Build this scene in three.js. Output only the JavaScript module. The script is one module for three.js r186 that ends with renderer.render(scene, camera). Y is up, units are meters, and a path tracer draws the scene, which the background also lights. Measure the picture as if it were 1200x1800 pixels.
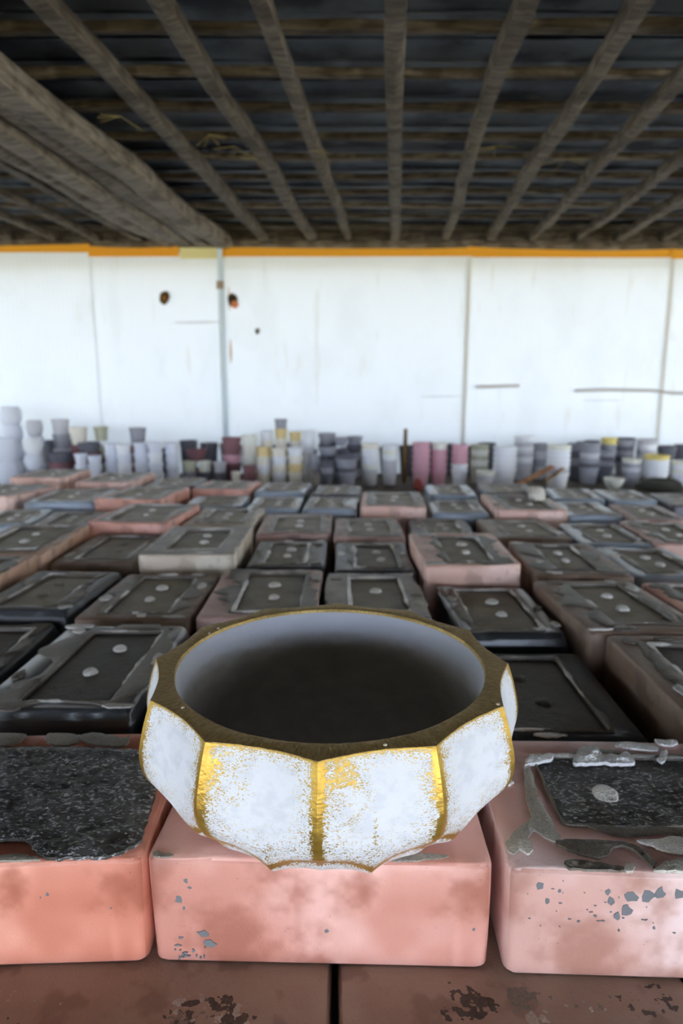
import * as THREE from 'three';
import { mergeGeometries, toCreasedNormals, mergeVertices } from 'three/addons/utils/BufferGeometryUtils.js';

// ---------------------------------------------------------------- camera, sky, sun, exposure
const scene = new THREE.Scene();
const EYE = 1.25;
const camera = new THREE.PerspectiveCamera(2 * Math.atan(900 / 1109) * 180 / Math.PI, 1200 / 1800, 0.05, 400);
camera.position.set(0, EYE, 0);
camera.rotation.set(-10.7 * Math.PI / 180, 0, 0);
camera.focus = 0.5;
camera.userData.fStop = 5.6;
const renderer = new THREE.WebGLRenderer({ antialias: true });
renderer.toneMapping = THREE.LinearToneMapping;
renderer.toneMappingExposure = 9;
renderer.shadowMap.enabled = true;

const SKY_STRENGTH = 1.0;
{ // hazy bright noon sky: pale at the horizon, bluer overhead
  const w = 64, h = 64, data = new Float32Array(w * h * 4);
  for (let j = 0; j < h; j++) for (let i = 0; i < w; i++) {
    const el = Math.max(0, (j + 0.5) / h * 2 - 1), t = Math.pow(el, 0.6), k = (j * w + i) * 4;
    data[k] = 0.92 - 0.5 * t; data[k + 1] = 1.04 - 0.36 * t; data[k + 2] = 1.28 - 0.1 * t; data[k + 3] = 1;
  }
  const sky = new THREE.DataTexture(data, w, h, THREE.RGBAFormat, THREE.FloatType);
  sky.mapping = THREE.EquirectangularReflectionMapping; sky.magFilter = sky.minFilter = THREE.LinearFilter; sky.needsUpdate = true;
  scene.background = sky; // the shed is roofed, so the sky lights it only through its open side
  scene.backgroundIntensity = SKY_STRENGTH;
}
const sun = new THREE.DirectionalLight(0xfff4e2, 4.6);
sun.position.set(3, 14, 9); sun.target.position.set(0, 0, 0);
sun.castShadow = true; sun.shadow.radius = 1; sun.shadow.mapSize.set(2048, 2048);
Object.assign(sun.shadow.camera, { left: -20, right: 20, top: 20, bottom: -20, near: 0.5, far: 60 });
scene.add(sun, sun.target);

// ---------------------------------------------------------------- helpers
const R = (deg) => deg * Math.PI / 180;
function rng(seed) { let s = seed >>> 0; return () => { s = (s + 0x6D2B79F5) >>> 0; let t = s; t = Math.imul(t ^ (t >>> 15), t | 1); t ^= t + Math.imul(t ^ (t >>> 7), t | 61); return ((t ^ (t >>> 14)) >>> 0) / 4294967296; }; }
function hash3(x, y, z) { let h = Math.imul(x, 374761393) + Math.imul(y, 668265263) + Math.imul(z, 2147483647 ^ 0x5bd1e995); h = Math.imul(h ^ (h >>> 13), 1274126177); return ((h ^ (h >>> 16)) >>> 0) / 4294967296; }
const sm = (t) => t * t * (3 - 2 * t);
const clamp = (x, a = 0, b = 1) => Math.min(b, Math.max(a, x));
const step = (a, b, x) => sm(clamp((x - a) / (b - a)));
function noise3(x, y, z) { // -1..1
  const xi = Math.floor(x), yi = Math.floor(y), zi = Math.floor(z), u = sm(x - xi), v = sm(y - yi), w = sm(z - zi);
  const L = (a, b, t) => a + (b - a) * t, H = (i, j, k) => hash3(xi + i, yi + j, zi + k);
  return 2 * L(L(L(H(0, 0, 0), H(1, 0, 0), u), L(H(0, 1, 0), H(1, 1, 0), u), v), L(L(H(0, 0, 1), H(1, 0, 1), u), L(H(0, 1, 1), H(1, 1, 1), u), v), w) - 1;
}
function tile2(x, y, px, py, s) { // tiling value noise 0..1
  const xi = Math.floor(x), yi = Math.floor(y), u = sm(x - xi), v = sm(y - yi), m = (a, n) => ((a % n) + n) % n;
  const H = (i, j) => hash3(m(xi + i, px), m(yi + j, py), s);
  return (H(0, 0) * (1 - u) + H(1, 0) * u) * (1 - v) + (H(0, 1) * (1 - u) + H(1, 1) * u) * v;
}
function fbm(u, v, f, oct, s, fy = f) { let a = 0, n = 0, g = 1; for (let o = 0; o < oct; o++) { const k = 1 << o; a += g * tile2(u * f * k, v * fy * k, f * k, fy * k, s + o); n += g; g *= 0.55; } return a / n; }
function tex(w, h, fn, srgb, rx = 1, ry = 1) {
  const data = new Uint8Array(w * h * 4);
  for (let j = 0; j < h; j++) for (let i = 0; i < w; i++) {
    const c = fn((i + 0.5) / w, (j + 0.5) / h), k = (j * w + i) * 4;
    if (typeof c === 'number') { data[k] = data[k + 1] = data[k + 2] = clamp(c) * 255; } else { data[k] = clamp(c[0], 0, 255); data[k + 1] = clamp(c[1], 0, 255); data[k + 2] = clamp(c[2], 0, 255); }
    data[k + 3] = 255;
  }
  const t = new THREE.DataTexture(data, w, h);
  if (srgb) t.colorSpace = THREE.SRGBColorSpace;
  t.wrapS = t.wrapT = THREE.RepeatWrapping; t.magFilter = THREE.LinearFilter; t.minFilter = THREE.LinearMipmapLinearFilter; t.generateMipmaps = true;
  t.repeat.set(rx, ry); t.needsUpdate = true; return t;
}
const mix = (a, b, t) => [a[0] + (b[0] - a[0]) * t, a[1] + (b[1] - a[1]) * t, a[2] + (b[2] - a[2]) * t];
function std(color, roughness = 0.8, o = {}) { return new THREE.MeshStandardMaterial({ color, roughness, ...o }); }
const used = {};
function numbered(name) { const n = used[name] = (used[name] ?? -1) + 1; return n ? `${name}_${String(n).padStart(3, '0')}` : name; }
function mesh(name, geo, mat, parent) {
  const m = new THREE.Mesh(geo, mat); m.name = parent === scene || !parent ? numbered(name) : name; m.castShadow = m.receiveShadow = true;
  if (parent) { const n = parent.children.filter((c) => c.name.replace(/_\d{3}$/, '') === name).length; if (parent !== scene && n) m.name = `${name}_${String(n).padStart(3, '0')}`; parent.add(m); }
  return m;
}
function thing(name, label, category, pos = [0, 0, 0], turn = 0, group) {
  const o = new THREE.Group(); o.name = numbered(name); o.position.set(...pos); o.rotation.y = turn; o.userData = { label, category };
  if (group) o.userData.group = group; scene.add(o); return o;
}
function struct(name) { const o = new THREE.Group(); o.name = name; o.userData = { kind: 'structure' }; scene.add(o); return o; }
function boxUV(geo, s = 1) { // uv in metres by the dominant axis of each triangle
  const g = geo.index ? geo.toNonIndexed() : geo, p = g.attributes.position, uv = new Float32Array(p.count * 2);
  const a = new THREE.Vector3(), b = new THREE.Vector3(), c = new THREE.Vector3();
  for (let i = 0; i < p.count; i += 3) {
    a.fromBufferAttribute(p, i); b.fromBufferAttribute(p, i + 1).sub(a); c.fromBufferAttribute(p, i + 2).sub(a); b.cross(c);
    const ax = Math.abs(b.x), ay = Math.abs(b.y), az = Math.abs(b.z);
    for (let k = 0; k < 3; k++) {
      const x = p.getX(i + k), y = p.getY(i + k), z = p.getZ(i + k), j = (i + k) * 2;
      if (ay >= ax && ay >= az) { uv[j] = x * s; uv[j + 1] = -z * s; } else if (ax > az) { uv[j] = z * s; uv[j + 1] = y * s; } else { uv[j] = x * s; uv[j + 1] = y * s; }
    }
  }
  g.setAttribute('uv', new THREE.BufferAttribute(uv, 2)); return g;
}
function loft(rings, { capA = true, capB = true, crease = 38, uv = 1, closed = true } = {}) { // rings of [x,y,z], counter-clockwise seen from the last ring
  const n = rings[0].length, pos = [], idx = [];
  for (const r of rings) for (const q of r) pos.push(...q);
  for (let i = 0; i + 1 < rings.length; i++) for (let j = 0; j < (closed ? n : n - 1); j++) {
    const a = i * n + j, b = i * n + (j + 1) % n, c = a + n, d = b + n; idx.push(a, b, d, a, d, c);
  }
  const cap = (r, off, flip) => {
    const m = r.reduce((s, q) => [s[0] + q[0] / n, s[1] + q[1] / n, s[2] + q[2] / n], [0, 0, 0]), k = pos.length / 3; pos.push(...m);
    for (let j = 0; j < n; j++) { const a = off + j, b = off + (j + 1) % n; flip ? idx.push(b, a, k) : idx.push(a, b, k); }
  };
  if (capA) cap(rings[0], 0, true);
  if (capB) cap(rings[rings.length - 1], (rings.length - 1) * n, false);
  let g = new THREE.BufferGeometry(); g.setAttribute('position', new THREE.Float32BufferAttribute(pos, 3)); g.setIndex(idx);
  g = toCreasedNormals(g, R(crease)); return boxUV(g, uv);
}
function rect(w, d, r, y, cx = 0, cz = 0, ne = 6, nc = 4) { // rounded rectangle, counter-clockwise seen from above
  const out = [], q = [[w / 2 - r, d / 2 - r, 0], [w / 2 - r, -d / 2 + r, 90], [-w / 2 + r, -d / 2 + r, 180], [-w / 2 + r, d / 2 - r, 270]];
  for (let k = 0; k < 4; k++) {
    const [x, z, a0] = q[k], nx = q[(k + 1) % 4];
    for (let i = 0; i < nc; i++) { const a = R(a0 + 90 * i / (nc - 1) - 90); out.push([cx + x + r * Math.cos(a) * 1, y, cz + z - r * Math.sin(a)]); }
    const aE = R(a0), p0 = [x + r * Math.cos(aE), z - r * Math.sin(aE)], p1 = [nx[0] + r * Math.cos(aE), nx[1] - r * Math.sin(aE)];
    for (let i = 1; i < ne; i++) { const t = i / ne; out.push([cx + p0[0] + (p1[0] - p0[0]) * t, y, cz + p0[1] + (p1[1] - p0[1]) * t]); }
  }
  return out;
}
function pole(p0, p1, w, h, seed, segs = 24, rough = 0.12, sides = 8) { // squarish timber or bamboo with an uneven outline
  const a = new THREE.Vector3(...p0), b = new THREE.Vector3(...p1), dir = b.clone().sub(a).normalize();
  const side = new THREE.Vector3(0, 1, 0).cross(dir); if (side.lengthSq() < 1e-4) side.set(1, 0, 0); side.normalize(); const up = dir.clone().cross(side).normalize(), rings = [];
  for (let i = 0; i <= segs; i++) {
    const c = a.clone().lerp(b, i / segs), s = i / segs * a.distanceTo(b), ring = [];
    c.addScaledVector(side, noise3(s * 1.3, seed, 1) * w * rough * 1.2).addScaledVector(up, noise3(s * 1.3, seed, 7) * h * rough * 0.6);
    for (let k = 0; k < sides; k++) {
      const t = k / sides * 2 * Math.PI, e = 0.55, cx = Math.sign(Math.cos(t)) * Math.pow(Math.abs(Math.cos(t)), e), cy = Math.sign(Math.sin(t)) * Math.pow(Math.abs(Math.sin(t)), e), f = 1 + rough * noise3(s * 4, k * 1.7, seed);
      const q = c.clone().addScaledVector(side, cx * w / 2 * f).addScaledVector(up, cy * h / 2 * f); ring.push([q.x, q.y, q.z]);
    }
    rings.push(ring);
  }
  return loft(rings, { crease: 50 });
}
function blob(poly, y0, thick, seed, { sub = 5, jag = 0.0012, rings = 7, edge = 0.6, bump = 0.0006, freq = 260 } = {}) { // a thin spilled or crusted patch with a ragged outline; poly of [x, z]
  let area = 0; for (let i = 0; i < poly.length; i++) { const a = poly[i], b = poly[(i + 1) % poly.length]; area += a[0] * b[1] - b[0] * a[1]; }
  const P = area > 0 ? [...poly].reverse() : poly, out = [], n0 = P.length;
  for (let i = 0; i < n0; i++) { // Catmull-Rom
    const a = P[(i + n0 - 1) % n0], b = P[i], c = P[(i + 1) % n0], d = P[(i + 2) % n0];
    for (let k = 0; k < sub; k++) {
      const t = k / sub, f = (j) => 0.5 * (2 * b[j] + (c[j] - a[j]) * t + (2 * a[j] - 5 * b[j] + 4 * c[j] - d[j]) * t * t + (3 * b[j] - a[j] - 3 * c[j] + d[j]) * t * t * t);
      const x = f(0), z = f(1); out.push([x + jag * noise3(x * 300, z * 300, seed), z + jag * noise3(x * 300, z * 300, seed + 9)]);
    }
  }
  // triangulate the outline, split it finely, then lift it by the distance from the edge
  const shape = out.map((q) => new THREE.Vector2(q[0], -q[1])), tri = THREE.ShapeUtils.triangulateShape(shape, []);
  let verts = out.map((q) => [q[0], q[1]]), faces = tri.map((t) => [...t]);
  const maxE = Math.max(0.0022, Math.sqrt(Math.abs(area) / 2) / rings / 2.5);
  for (let pass = 0; pass < 7; pass++) {
    const mid = new Map(), nf = []; let did = false;
    const len = (a, b) => Math.hypot(verts[a][0] - verts[b][0], verts[a][1] - verts[b][1]);
    const m = (a, b) => { if (len(a, b) <= maxE) return -1; const k = a < b ? a + '_' + b : b + '_' + a; if (!mid.has(k)) { mid.set(k, verts.length); verts.push([(verts[a][0] + verts[b][0]) / 2, (verts[a][1] + verts[b][1]) / 2]); } did = true; return mid.get(k); };
    for (const [a, b, c] of faces) {
      const ab = m(a, b), bc = m(b, c), ca = m(c, a), k = (ab >= 0) + (bc >= 0) + (ca >= 0);
      if (k === 0) nf.push([a, b, c]);
      else if (k === 3) nf.push([a, ab, ca], [ab, b, bc], [ca, bc, c], [ab, bc, ca]);
      else if (k === 2) { if (ab < 0) nf.push([a, b, bc], [a, bc, ca], [ca, bc, c]); else if (bc < 0) nf.push([b, c, ca], [b, ca, ab], [ab, ca, a]); else nf.push([c, a, ab], [c, ab, bc], [bc, ab, b]); }
      else if (ab >= 0) nf.push([a, ab, c], [ab, b, c]); else if (bc >= 0) nf.push([b, bc, a], [bc, c, a]); else nf.push([c, ca, b], [ca, a, b]);
    }
    faces = nf; if (!did || verts.length > 26000) break;
  }
  const dist = (x, z) => { let d = 1e9; for (let i = 0; i < out.length; i += 1) { const a = out[i], b = out[(i + 1) % out.length], dx = b[0] - a[0], dz = b[1] - a[1], t = clamp(((x - a[0]) * dx + (z - a[1]) * dz) / (dx * dx + dz * dz + 1e-12)); d = Math.min(d, Math.hypot(x - a[0] - dx * t, z - a[1] - dz * t)); } return d; };
  const pos = [], idx = [], rim = thick * 2.2, n = out.length;
  verts.forEach(([x, z], i) => { const e = i < n ? 0 : step(0, rim, dist(x, z)), b = noise3(x * freq, z * freq, seed) + 0.6 * noise3(x * freq * 2.3, z * freq * 2.3, seed + 3); const yy = typeof y0 === 'function' ? y0(x, z) : y0; pos.push(x, yy + thick * (edge + (1 - edge) * e) + bump * b * (0.3 + 0.7 * e), z); });
  for (const [a, b, c] of faces) { const A = verts[a], B = verts[b], C = verts[c], cr = (B[0] - A[0]) * (C[1] - A[1]) - (B[1] - A[1]) * (C[0] - A[0]); cr < 0 ? idx.push(a, b, c) : idx.push(a, c, b); }
  const base = pos.length / 3;
  out.forEach(([x, z]) => { const yy = typeof y0 === 'function' ? y0(x, z) : y0; pos.push(x, yy - 0.0008, z); });
  for (let i = 0; i < n; i++) { const j = (i + 1) % n; idx.push(i, base + i, base + j, i, base + j, j); }
  let g = new THREE.BufferGeometry(); g.setAttribute('position', new THREE.Float32BufferAttribute(pos, 3)); g.setIndex(idx);
  return boxUV(toCreasedNormals(g, R(50)));
}

// ---------------------------------------------------------------- materials
const T = {};
T.grainBump = tex(512, 512, (u, v) => 0.6 * fbm(u, v, 32, 4, 5) + 0.4 * tile2(u * 170, v * 170, 170, 170, 9), false, 5, 5);
T.mottle = tex(512, 512, (u, v) => { const a = fbm(u, v, 4, 5, 11), b = fbm(u, v, 9, 4, 31), s = step(0.56, 0.7, b); return mix(mix([255, 255, 255], [236, 224, 218], step(0.35, 0.7, a)), [180, 166, 156], s * 0.5); }, true, 3.1, 3.1);
T.mottleSoft = tex(512, 512, (u, v) => { const a = fbm(u, v, 5, 4, 17); return mix([255, 255, 255], [200, 198, 196], step(0.3, 0.75, a)); }, true, 3.4, 3.4);
T.slab = tex(1024, 1024, (u, v) => { const a = fbm(u, v, 6, 5, 41), g = tile2(u * 340, v * 340, 340, 340, 3), w = tile2(u * 120, v * 300, 120, 300, 77); let k = 0.72 + 0.4 * a + 0.16 * (g - 0.5); if (w > 0.93) k += 0.25; return [k * 250, k * 246, k * 238]; }, true, 3, 3);
T.crust = tex(1024, 1024, (u, v) => { // dark cement; the pale flecks are relief highlights painted into the colour
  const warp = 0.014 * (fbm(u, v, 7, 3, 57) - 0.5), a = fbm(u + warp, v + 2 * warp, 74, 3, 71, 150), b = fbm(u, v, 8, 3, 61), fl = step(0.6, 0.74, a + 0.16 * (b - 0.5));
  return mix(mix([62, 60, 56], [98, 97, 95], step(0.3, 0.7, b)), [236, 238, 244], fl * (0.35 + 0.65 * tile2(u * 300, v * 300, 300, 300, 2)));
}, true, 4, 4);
T.crustBump = tex(1024, 1024, (u, v) => { const warp = 0.014 * (fbm(u, v, 7, 3, 57) - 0.5), a = fbm(u + warp, v + 2 * warp, 74, 3, 71, 150); return step(0.45, 0.8, a); }, false, 4, 4);
T.pinkFront = tex(1024, 1024, (u, v) => { // worn rubber: brown grime clouds, pale drips
  const a = fbm(u, v, 5, 5, 101), b = fbm(u, v, 3, 4, 131), f = tile2(u * 260, v * 260, 260, 260, 7), drip = fbm(u, 0.3, 9, 3, 151) + 0.25 * (fbm(u, v, 6, 3, 161, 3) - 0.5);
  let c = mix([255, 255, 255], [222, 196, 186], step(0.3, 0.62, b)); c = mix(c, [176, 140, 124], step(0.5, 0.72, a) * 0.75); c = mix(c, [255, 246, 246], step(0.6, 0.72, drip) * 0.6);
  if (f > 0.972 && a > 0.42) c = mix(c, [120, 90, 78], 0.5); return c;
}, true, 2.6, 2.6);
T.wood = tex(512, 512, (u, v) => { const a = fbm(u, v, 6, 4, 201, 60), b = fbm(u, v, 5, 4, 221); return mix([255, 250, 240], [150, 138, 122], clamp(0.6 * step(0.3, 0.7, a) + 0.5 * step(0.4, 0.7, b))); }, true, 2, 2);
T.sheet = tex(512, 512, (u, v) => { const a = fbm(u, v, 4, 5, 241), b = fbm(u, v, 3, 4, 251, 24); return mix([255, 255, 255], [150, 152, 158], clamp(step(0.35, 0.7, a) * 0.8 + 0.3 * b)); }, true, 1.4, 1.4);

const slabBump = { bumpMap: T.grainBump, bumpScale: 0.0012 };
const rubber = (color, rough, o = {}) => new THREE.MeshPhysicalMaterial({ color, roughness: rough, map: T.mottle, bumpMap: T.grainBump, bumpScale: 0.0004, clearcoat: 0.15, clearcoatRoughness: 0.35, ...o });
const M = {
  salmon: rubber('#f5bba8', 0.5), pink: rubber('#f9d4c4', 0.5), mauve: rubber('#d2b2a8', 0.5), brown: rubber('#95806f', 0.5),
  black: rubber('#34383a', 0.3, { map: T.mottleSoft, clearcoat: 0.7, clearcoatRoughness: 0.25 }), charcoal: rubber('#34363a', 0.4, { map: T.mottleSoft }), bluegrey: rubber('#a3b0be', 0.3, { map: T.mottleSoft, clearcoat: 0.6 }),
  greyblack: rubber('#5a595f', 0.4, { map: T.mottleSoft }), cream: rubber('#e2dac8', 0.55), tan: rubber('#dcb89c', 0.55),
  salmonFront: rubber('#f2ab96', 0.48, { map: T.pinkFront }), pinkFront: rubber('#f3c0b6', 0.48, { map: T.pinkFront }), mauveFront: rubber('#f6dcda', 0.5, { map: T.pinkFront }),
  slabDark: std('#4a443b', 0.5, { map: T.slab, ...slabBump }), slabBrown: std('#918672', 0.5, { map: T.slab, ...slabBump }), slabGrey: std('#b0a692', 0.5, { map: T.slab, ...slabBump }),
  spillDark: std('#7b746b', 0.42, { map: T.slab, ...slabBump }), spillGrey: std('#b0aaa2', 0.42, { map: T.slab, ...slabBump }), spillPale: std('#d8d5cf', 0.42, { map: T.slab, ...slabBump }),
  lip: std('#fbf9f7', 0.25, { map: T.slab, ...slabBump }), nub: std('#f8f6f3', 0.28, { map: T.slab, ...slabBump }), plaster: std('#f6f5f3', 0.8, { bumpMap: T.grainBump, bumpScale: 0.002 }),
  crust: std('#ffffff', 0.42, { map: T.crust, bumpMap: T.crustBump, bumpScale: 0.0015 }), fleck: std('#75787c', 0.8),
  wood: std('#766d61', 0.9, { map: T.wood, bumpMap: T.grainBump, bumpScale: 0.003 }), woodPale: std('#958c80', 0.9, { map: T.wood, bumpMap: T.grainBump, bumpScale: 0.003 }), sheet: std('#747a80', 0.75, { map: T.sheet }),
  concrete: std('#6b6258', 0.9, { map: T.slab, ...slabBump }), whitewash: std('#cfd0cb', 0.9, { map: T.mottleSoft }), earth: std('#a39a72', 1),
};

// ---------------------------------------------------------------- the shed: ground, floor, platforms, walls, roof
const box = (x0, x1, y0, y1, z0, z1, bev = 0.006) => { // a slab with broken edges
  const w = x1 - x0, d = z1 - z0, c = [(x0 + x1) / 2, (z0 + z1) / 2];
  return loft([rect(w - 2 * bev, d - 2 * bev, bev, y0, ...c), rect(w, d, bev, y0 + bev, ...c), rect(w, d, bev, y1 - bev, ...c), rect(w - 2 * bev, d - 2 * bev, bev, y1, ...c)], { crease: 30 });
};
const one = (name, geo, mat) => { const m = mesh(name, geo, mat, scene); m.name = name; m.userData.kind = 'structure'; return m; };
one('ground', box(-60, 60, -0.3, -0.08, -60, 60), M.earth);
one('floor', box(-4.8, 4.8, -0.08, 0, -4.9, 6.3), M.concrete);
const PLAT = EYE - 0.495, STEP = PLAT - 0.105, PLINTH = 0.7;
one('work_platform', box(-2.4, 2.4, 0, PLAT, -3.15, -0.6), M.concrete);
one('platform_step', box(-2.4, 2.4, 0, STEP, -0.598, -0.3), M.concrete);
one('rear_plinth', box(-3.2, 3.2, 0, PLINTH, -4.36, -3.18), M.concrete);
// unseen long sides, made translucent white to throw more light on the mold tops
const sideM = new THREE.MeshPhysicalMaterial({ color: '#f3f5f6', roughness: 0.95, transmission: 0.3, thickness: 0 });
for (const [n, sx] of [['wall_left', -1], ['wall_right', 1]]) {
  const g = new THREE.PlaneGeometry(11.0, 2.55, 120, 20), p = g.attributes.position;
  for (let k = 0; k < p.count; k++) p.setXYZ(k, sx * (4.63 + 0.02 * noise3(p.getX(k) * 1.2, p.getY(k), sx)), p.getY(k) + 1.275, p.getX(k) + 0.7);
  g.computeVertexNormals(); one(n, g, sideM);
}

const roofY = (z) => EYE + 1 + 0.026 * (-z - 4.366);
const ZF = -4.62, ZN = 6.4, SK = 0.0882; // far and near roof edge, skew of the rafters
const ceiling = struct('ceiling');
{
  [2.77, 2.47, 2.179, 1.884, 1.588, 1.274, 0.979, 0.683, 0.358, 0.018, -0.222, -0.536, -1.385, -1.681, -1.976, -2.27, -2.57, -2.86, -3.16].forEach((x, i) => {
    const at = (z) => [x + SK * (-z - 4.366), roofY(z) + 0.04, z], r = rng(70 + i);
    mesh('rafter', pole(at(ZF), at(ZN), 0.052 + 0.016 * r(), 0.055, 3 + i * 5, 60, 0.22), M.wood, ceiling);
  });
  for (let i = 1; i < 6; i++) for (const s of [-1, 1]) { const x = (s > 0 ? 2.9 : -3.2) + s * 0.3 * i, at = (z) => [x + SK * (-z - 4.366), roofY(z) + 0.04, z]; if (Math.abs(x) < 4.5) mesh('rafter', pole(at(ZF), at(s > 0 ? 3 : ZN), 0.065, 0.075, 200 + i * s, 40, 0.2), M.wood, ceiling); }
  for (let k = 0; k < 40; k++) {
    const z = -4.53 + 0.277 * (k - 1), r = rng(500 + k), y = roofY(z) + 0.093;
    if (z > ZN - 0.05) break;
    mesh('batten', pole([-4.55, y + 0.006 * (r() - 0.5), z + 0.02 * (r() - 0.5)], [4.55, y + 0.006 * (r() - 0.5), z + 0.02 * (r() - 0.5)], 0.032 + 0.012 * r(), 0.03, 40 + k * 3, 60, 0.3), k % 3 ? M.wood : M.woodPale, ceiling);
    // two lapped courses of roofing between each pair of battens
    for (const h of [0, 1]) {
      const z0 = z + h * 0.1385 - 0.01, z1 = z0 + 0.158, y0 = roofY(z0) + 0.118, prof = [];
      const n = 60; for (let i = 0; i <= n; i++) { const x = -4.6 + 9.2 * i / n; prof.push([x, 0.004 * noise3(x * 3, k * 2 + h, 5)]); }
      const ring = (zz, dy) => [...prof.map(([x, y1]) => [x, y0 + y1 + dy, zz]), ...[...prof].reverse().map(([x, y1]) => [x, y0 + y1 + dy + 0.007, zz])];
      mesh('roof_sheet', loft([ring(z1, 0.0), ring(z0, 0.009)], { crease: 30 }), M.sheet, ceiling);
    }
  }
  // the girder: four rough timbers lashed side by side
  [-1.175, -1.06, -0.935, -0.82].forEach((x, i) => { const at = (z) => [x + SK * (-z - 4.366), roofY(z) + 0.005 - 0.012 * (i % 2), z]; mesh('girder_timber', pole(at(ZF + 0.1), at(ZN), 0.118, 0.1, 300 + i * 7, 70, 0.16), M.woodPale, ceiling); });
  // straw and twine ends hanging from the lashings
  const tie = std('#7f7044', 0.9), r = rng(88);
  for (const [x, z] of [[-0.78, -2.45], [-0.5, -2.62], [-0.43, -2.75], [-0.36, -2.9], [0.62, -2.75], [0.95, -2.9], [-0.08, -2.8]]) {
    const g = []; for (let k = 0; k < 5; k++) { const a = r() * 6.28, l = 0.05 + 0.07 * r(), y = roofY(z) - 0.002; g.push(pole([x, y + 0.012, z], [x + Math.cos(a) * l, y - 0.015 * r(), z + Math.sin(a) * l], 0.0028, 0.0028, k, 4, 0.1, 5)); }
    mesh('twine_tie', mergeGeometries(g), tie, ceiling);
  }
}
// the far side is closed by hanging sheets of white woven plastic with an orange-yellow hem
const WZ = -4.5, wall = struct('wall_back');
{
  const stains = (seed, marks) => tex(1024, 1024, (u, v) => {
    let c = mix([252, 253, 254], [246, 247, 247], step(0.45, 0.8, fbm(u, v, 6, 4, seed))); const line = 0.5 + 0.5 * Math.sin(u * Math.PI * 2 * 92); c = mix(c, [236, 238, 240], 0.25 * line);
    const st = step(0.68, 0.86, fbm(u, v, 24, 3, seed + 9, 6)); c = mix(c, [232, 227, 215], st * 0.4);
    for (const [mu, mv, su, sv, k, col] of marks) { const d = ((u - mu) / su) ** 2 + ((v - mv) / sv) ** 2 + 0.8 * (fbm(u, v, 40, 2, seed + 4) - 0.5); c = mix(c, col, k * (1 - step(0.4, 1.4, d))); }
    return c;
  }, true);
  const brown = [176, 130, 92], grey = [168, 160, 152];
  // x0, x1, z offset, hem height (top), texture marks as u, v, su, sv, strength, colour
  const sheets = [
    [-4.58, -1.69, 0.012, 2.235, []],
    [-1.703, -0.79, 0.006, 2.212, [[0.8, 0.79, 0.2, 0.004, 0.4, grey]]],
    [-0.80, 0.875, 0.01, 2.212, [[0.021, 0.70, 0.005, 0.04, 0.7, brown], [0.021, 0.86, 0.005, 0.035, 0.5, brown], [0.9, 0.56, 0.1, 0.003, 0.3, grey]]],
    [0.845, 2.25, -0.012, 2.208, [[0.7, 0.55, 0.1, 0.003, 0.25, grey]]],
    [2.22, 4.58, 0.012, 2.198, []],
  ];
  sheets.forEach(([x0, x1, dz, top, marks], i) => {
    const mat = new THREE.MeshPhysicalMaterial({ color: '#f3f5f6', map: stains(600 + 31 * i, marks), roughness: 0.95, transmission: 0.07, thickness: 0 });
    const wave = (x, y) => WZ + dz * 0.3 + 0.012 * noise3(x * 1.1, y * 0.7, 3) + 0.004 * noise3(x * 4, y * 0.8, 12);
    const surf = (xa, xb, ya, yb, nx, ny, off, sag) => {
      const g = new THREE.PlaneGeometry(1, 1, nx, ny), p = g.attributes.position;
      for (let k = 0; k < p.count; k++) { const u = p.getX(k) + 0.5, v = p.getY(k) + 0.5, x = xa + (xb - xa) * u, s = sag * (noise3(x * 1.6, i, 5) * 0.012 - 0.01 * Math.sin(u * Math.PI)), y = ya + (yb - ya) * v + s * (v > 0 ? (ya > 2 ? 1 : v) : 0); p.setXYZ(k, x, y, wave(x, y) + off); }
      g.computeVertexNormals(); return g;
    };
    const s = mesh('tarp_sheet', surf(x0, x1, 0.02, top - 0.03, 70, 50, 0, 1), mat, wall);
    const hem = (xa, xb, col, h) => mesh('hem', surf(xa, xb, top - h, top, 40, 2, 0.007, 1), std(col, 0.7), s);
    if (i === 1) { hem(x0, -1.09, '#f0a010', 0.062); hem(-1.085, x1 + 0.005, '#e6d998', 0.075); } else hem(x0, x1, '#f0a412', i === 0 ? 0.058 : 0.062);
    if (i === 2 || i === 3) { const g = surf(x1 - 0.032, x1, 0.02, top - 0.06, 3, 40, 0.01, 0); mesh('seam', g, new THREE.MeshPhysicalMaterial({ color: '#e6e3da', roughness: 0.95, transmission: 0.07, thickness: 0 }), s); }
  });
  one('trim_1', box(-4.6, 4.6, 2.1, 2.46, -4.66, -4.6), M.wood);
  one('ridge_pole', pole([-4.6, 2.245, -4.56], [4.6, 2.225, -4.56], 0.06, 0.06, 9, 40, 0.15), M.wood);
}
function upright(name, label, cat, x, y0, y1, z, r, mat) { // a slightly crooked round pole
  const o = thing(name, label, cat, [x, y0, z]); mesh('shaft', pole([0, 0, 0], [0.004, y1 - y0, 0], 2 * r, 2 * r, 21, 20, 0.08, 10), mat, o); return o;
}
{ // pipe post standing before the seam between two sheets
  const o = upright('pipe_post', 'slim blue-grey pipe post standing upright against the white sheets', 'post', -0.815, 0, 2.19, -4.445, 0.017, std('#d4e0e4', 0.55));
  mesh('coupling', new THREE.CylinderGeometry(0.024, 0.024, 0.05, 16).translate(0, 1.96, 0), std('#a58f74', 0.7), o);
}
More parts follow.
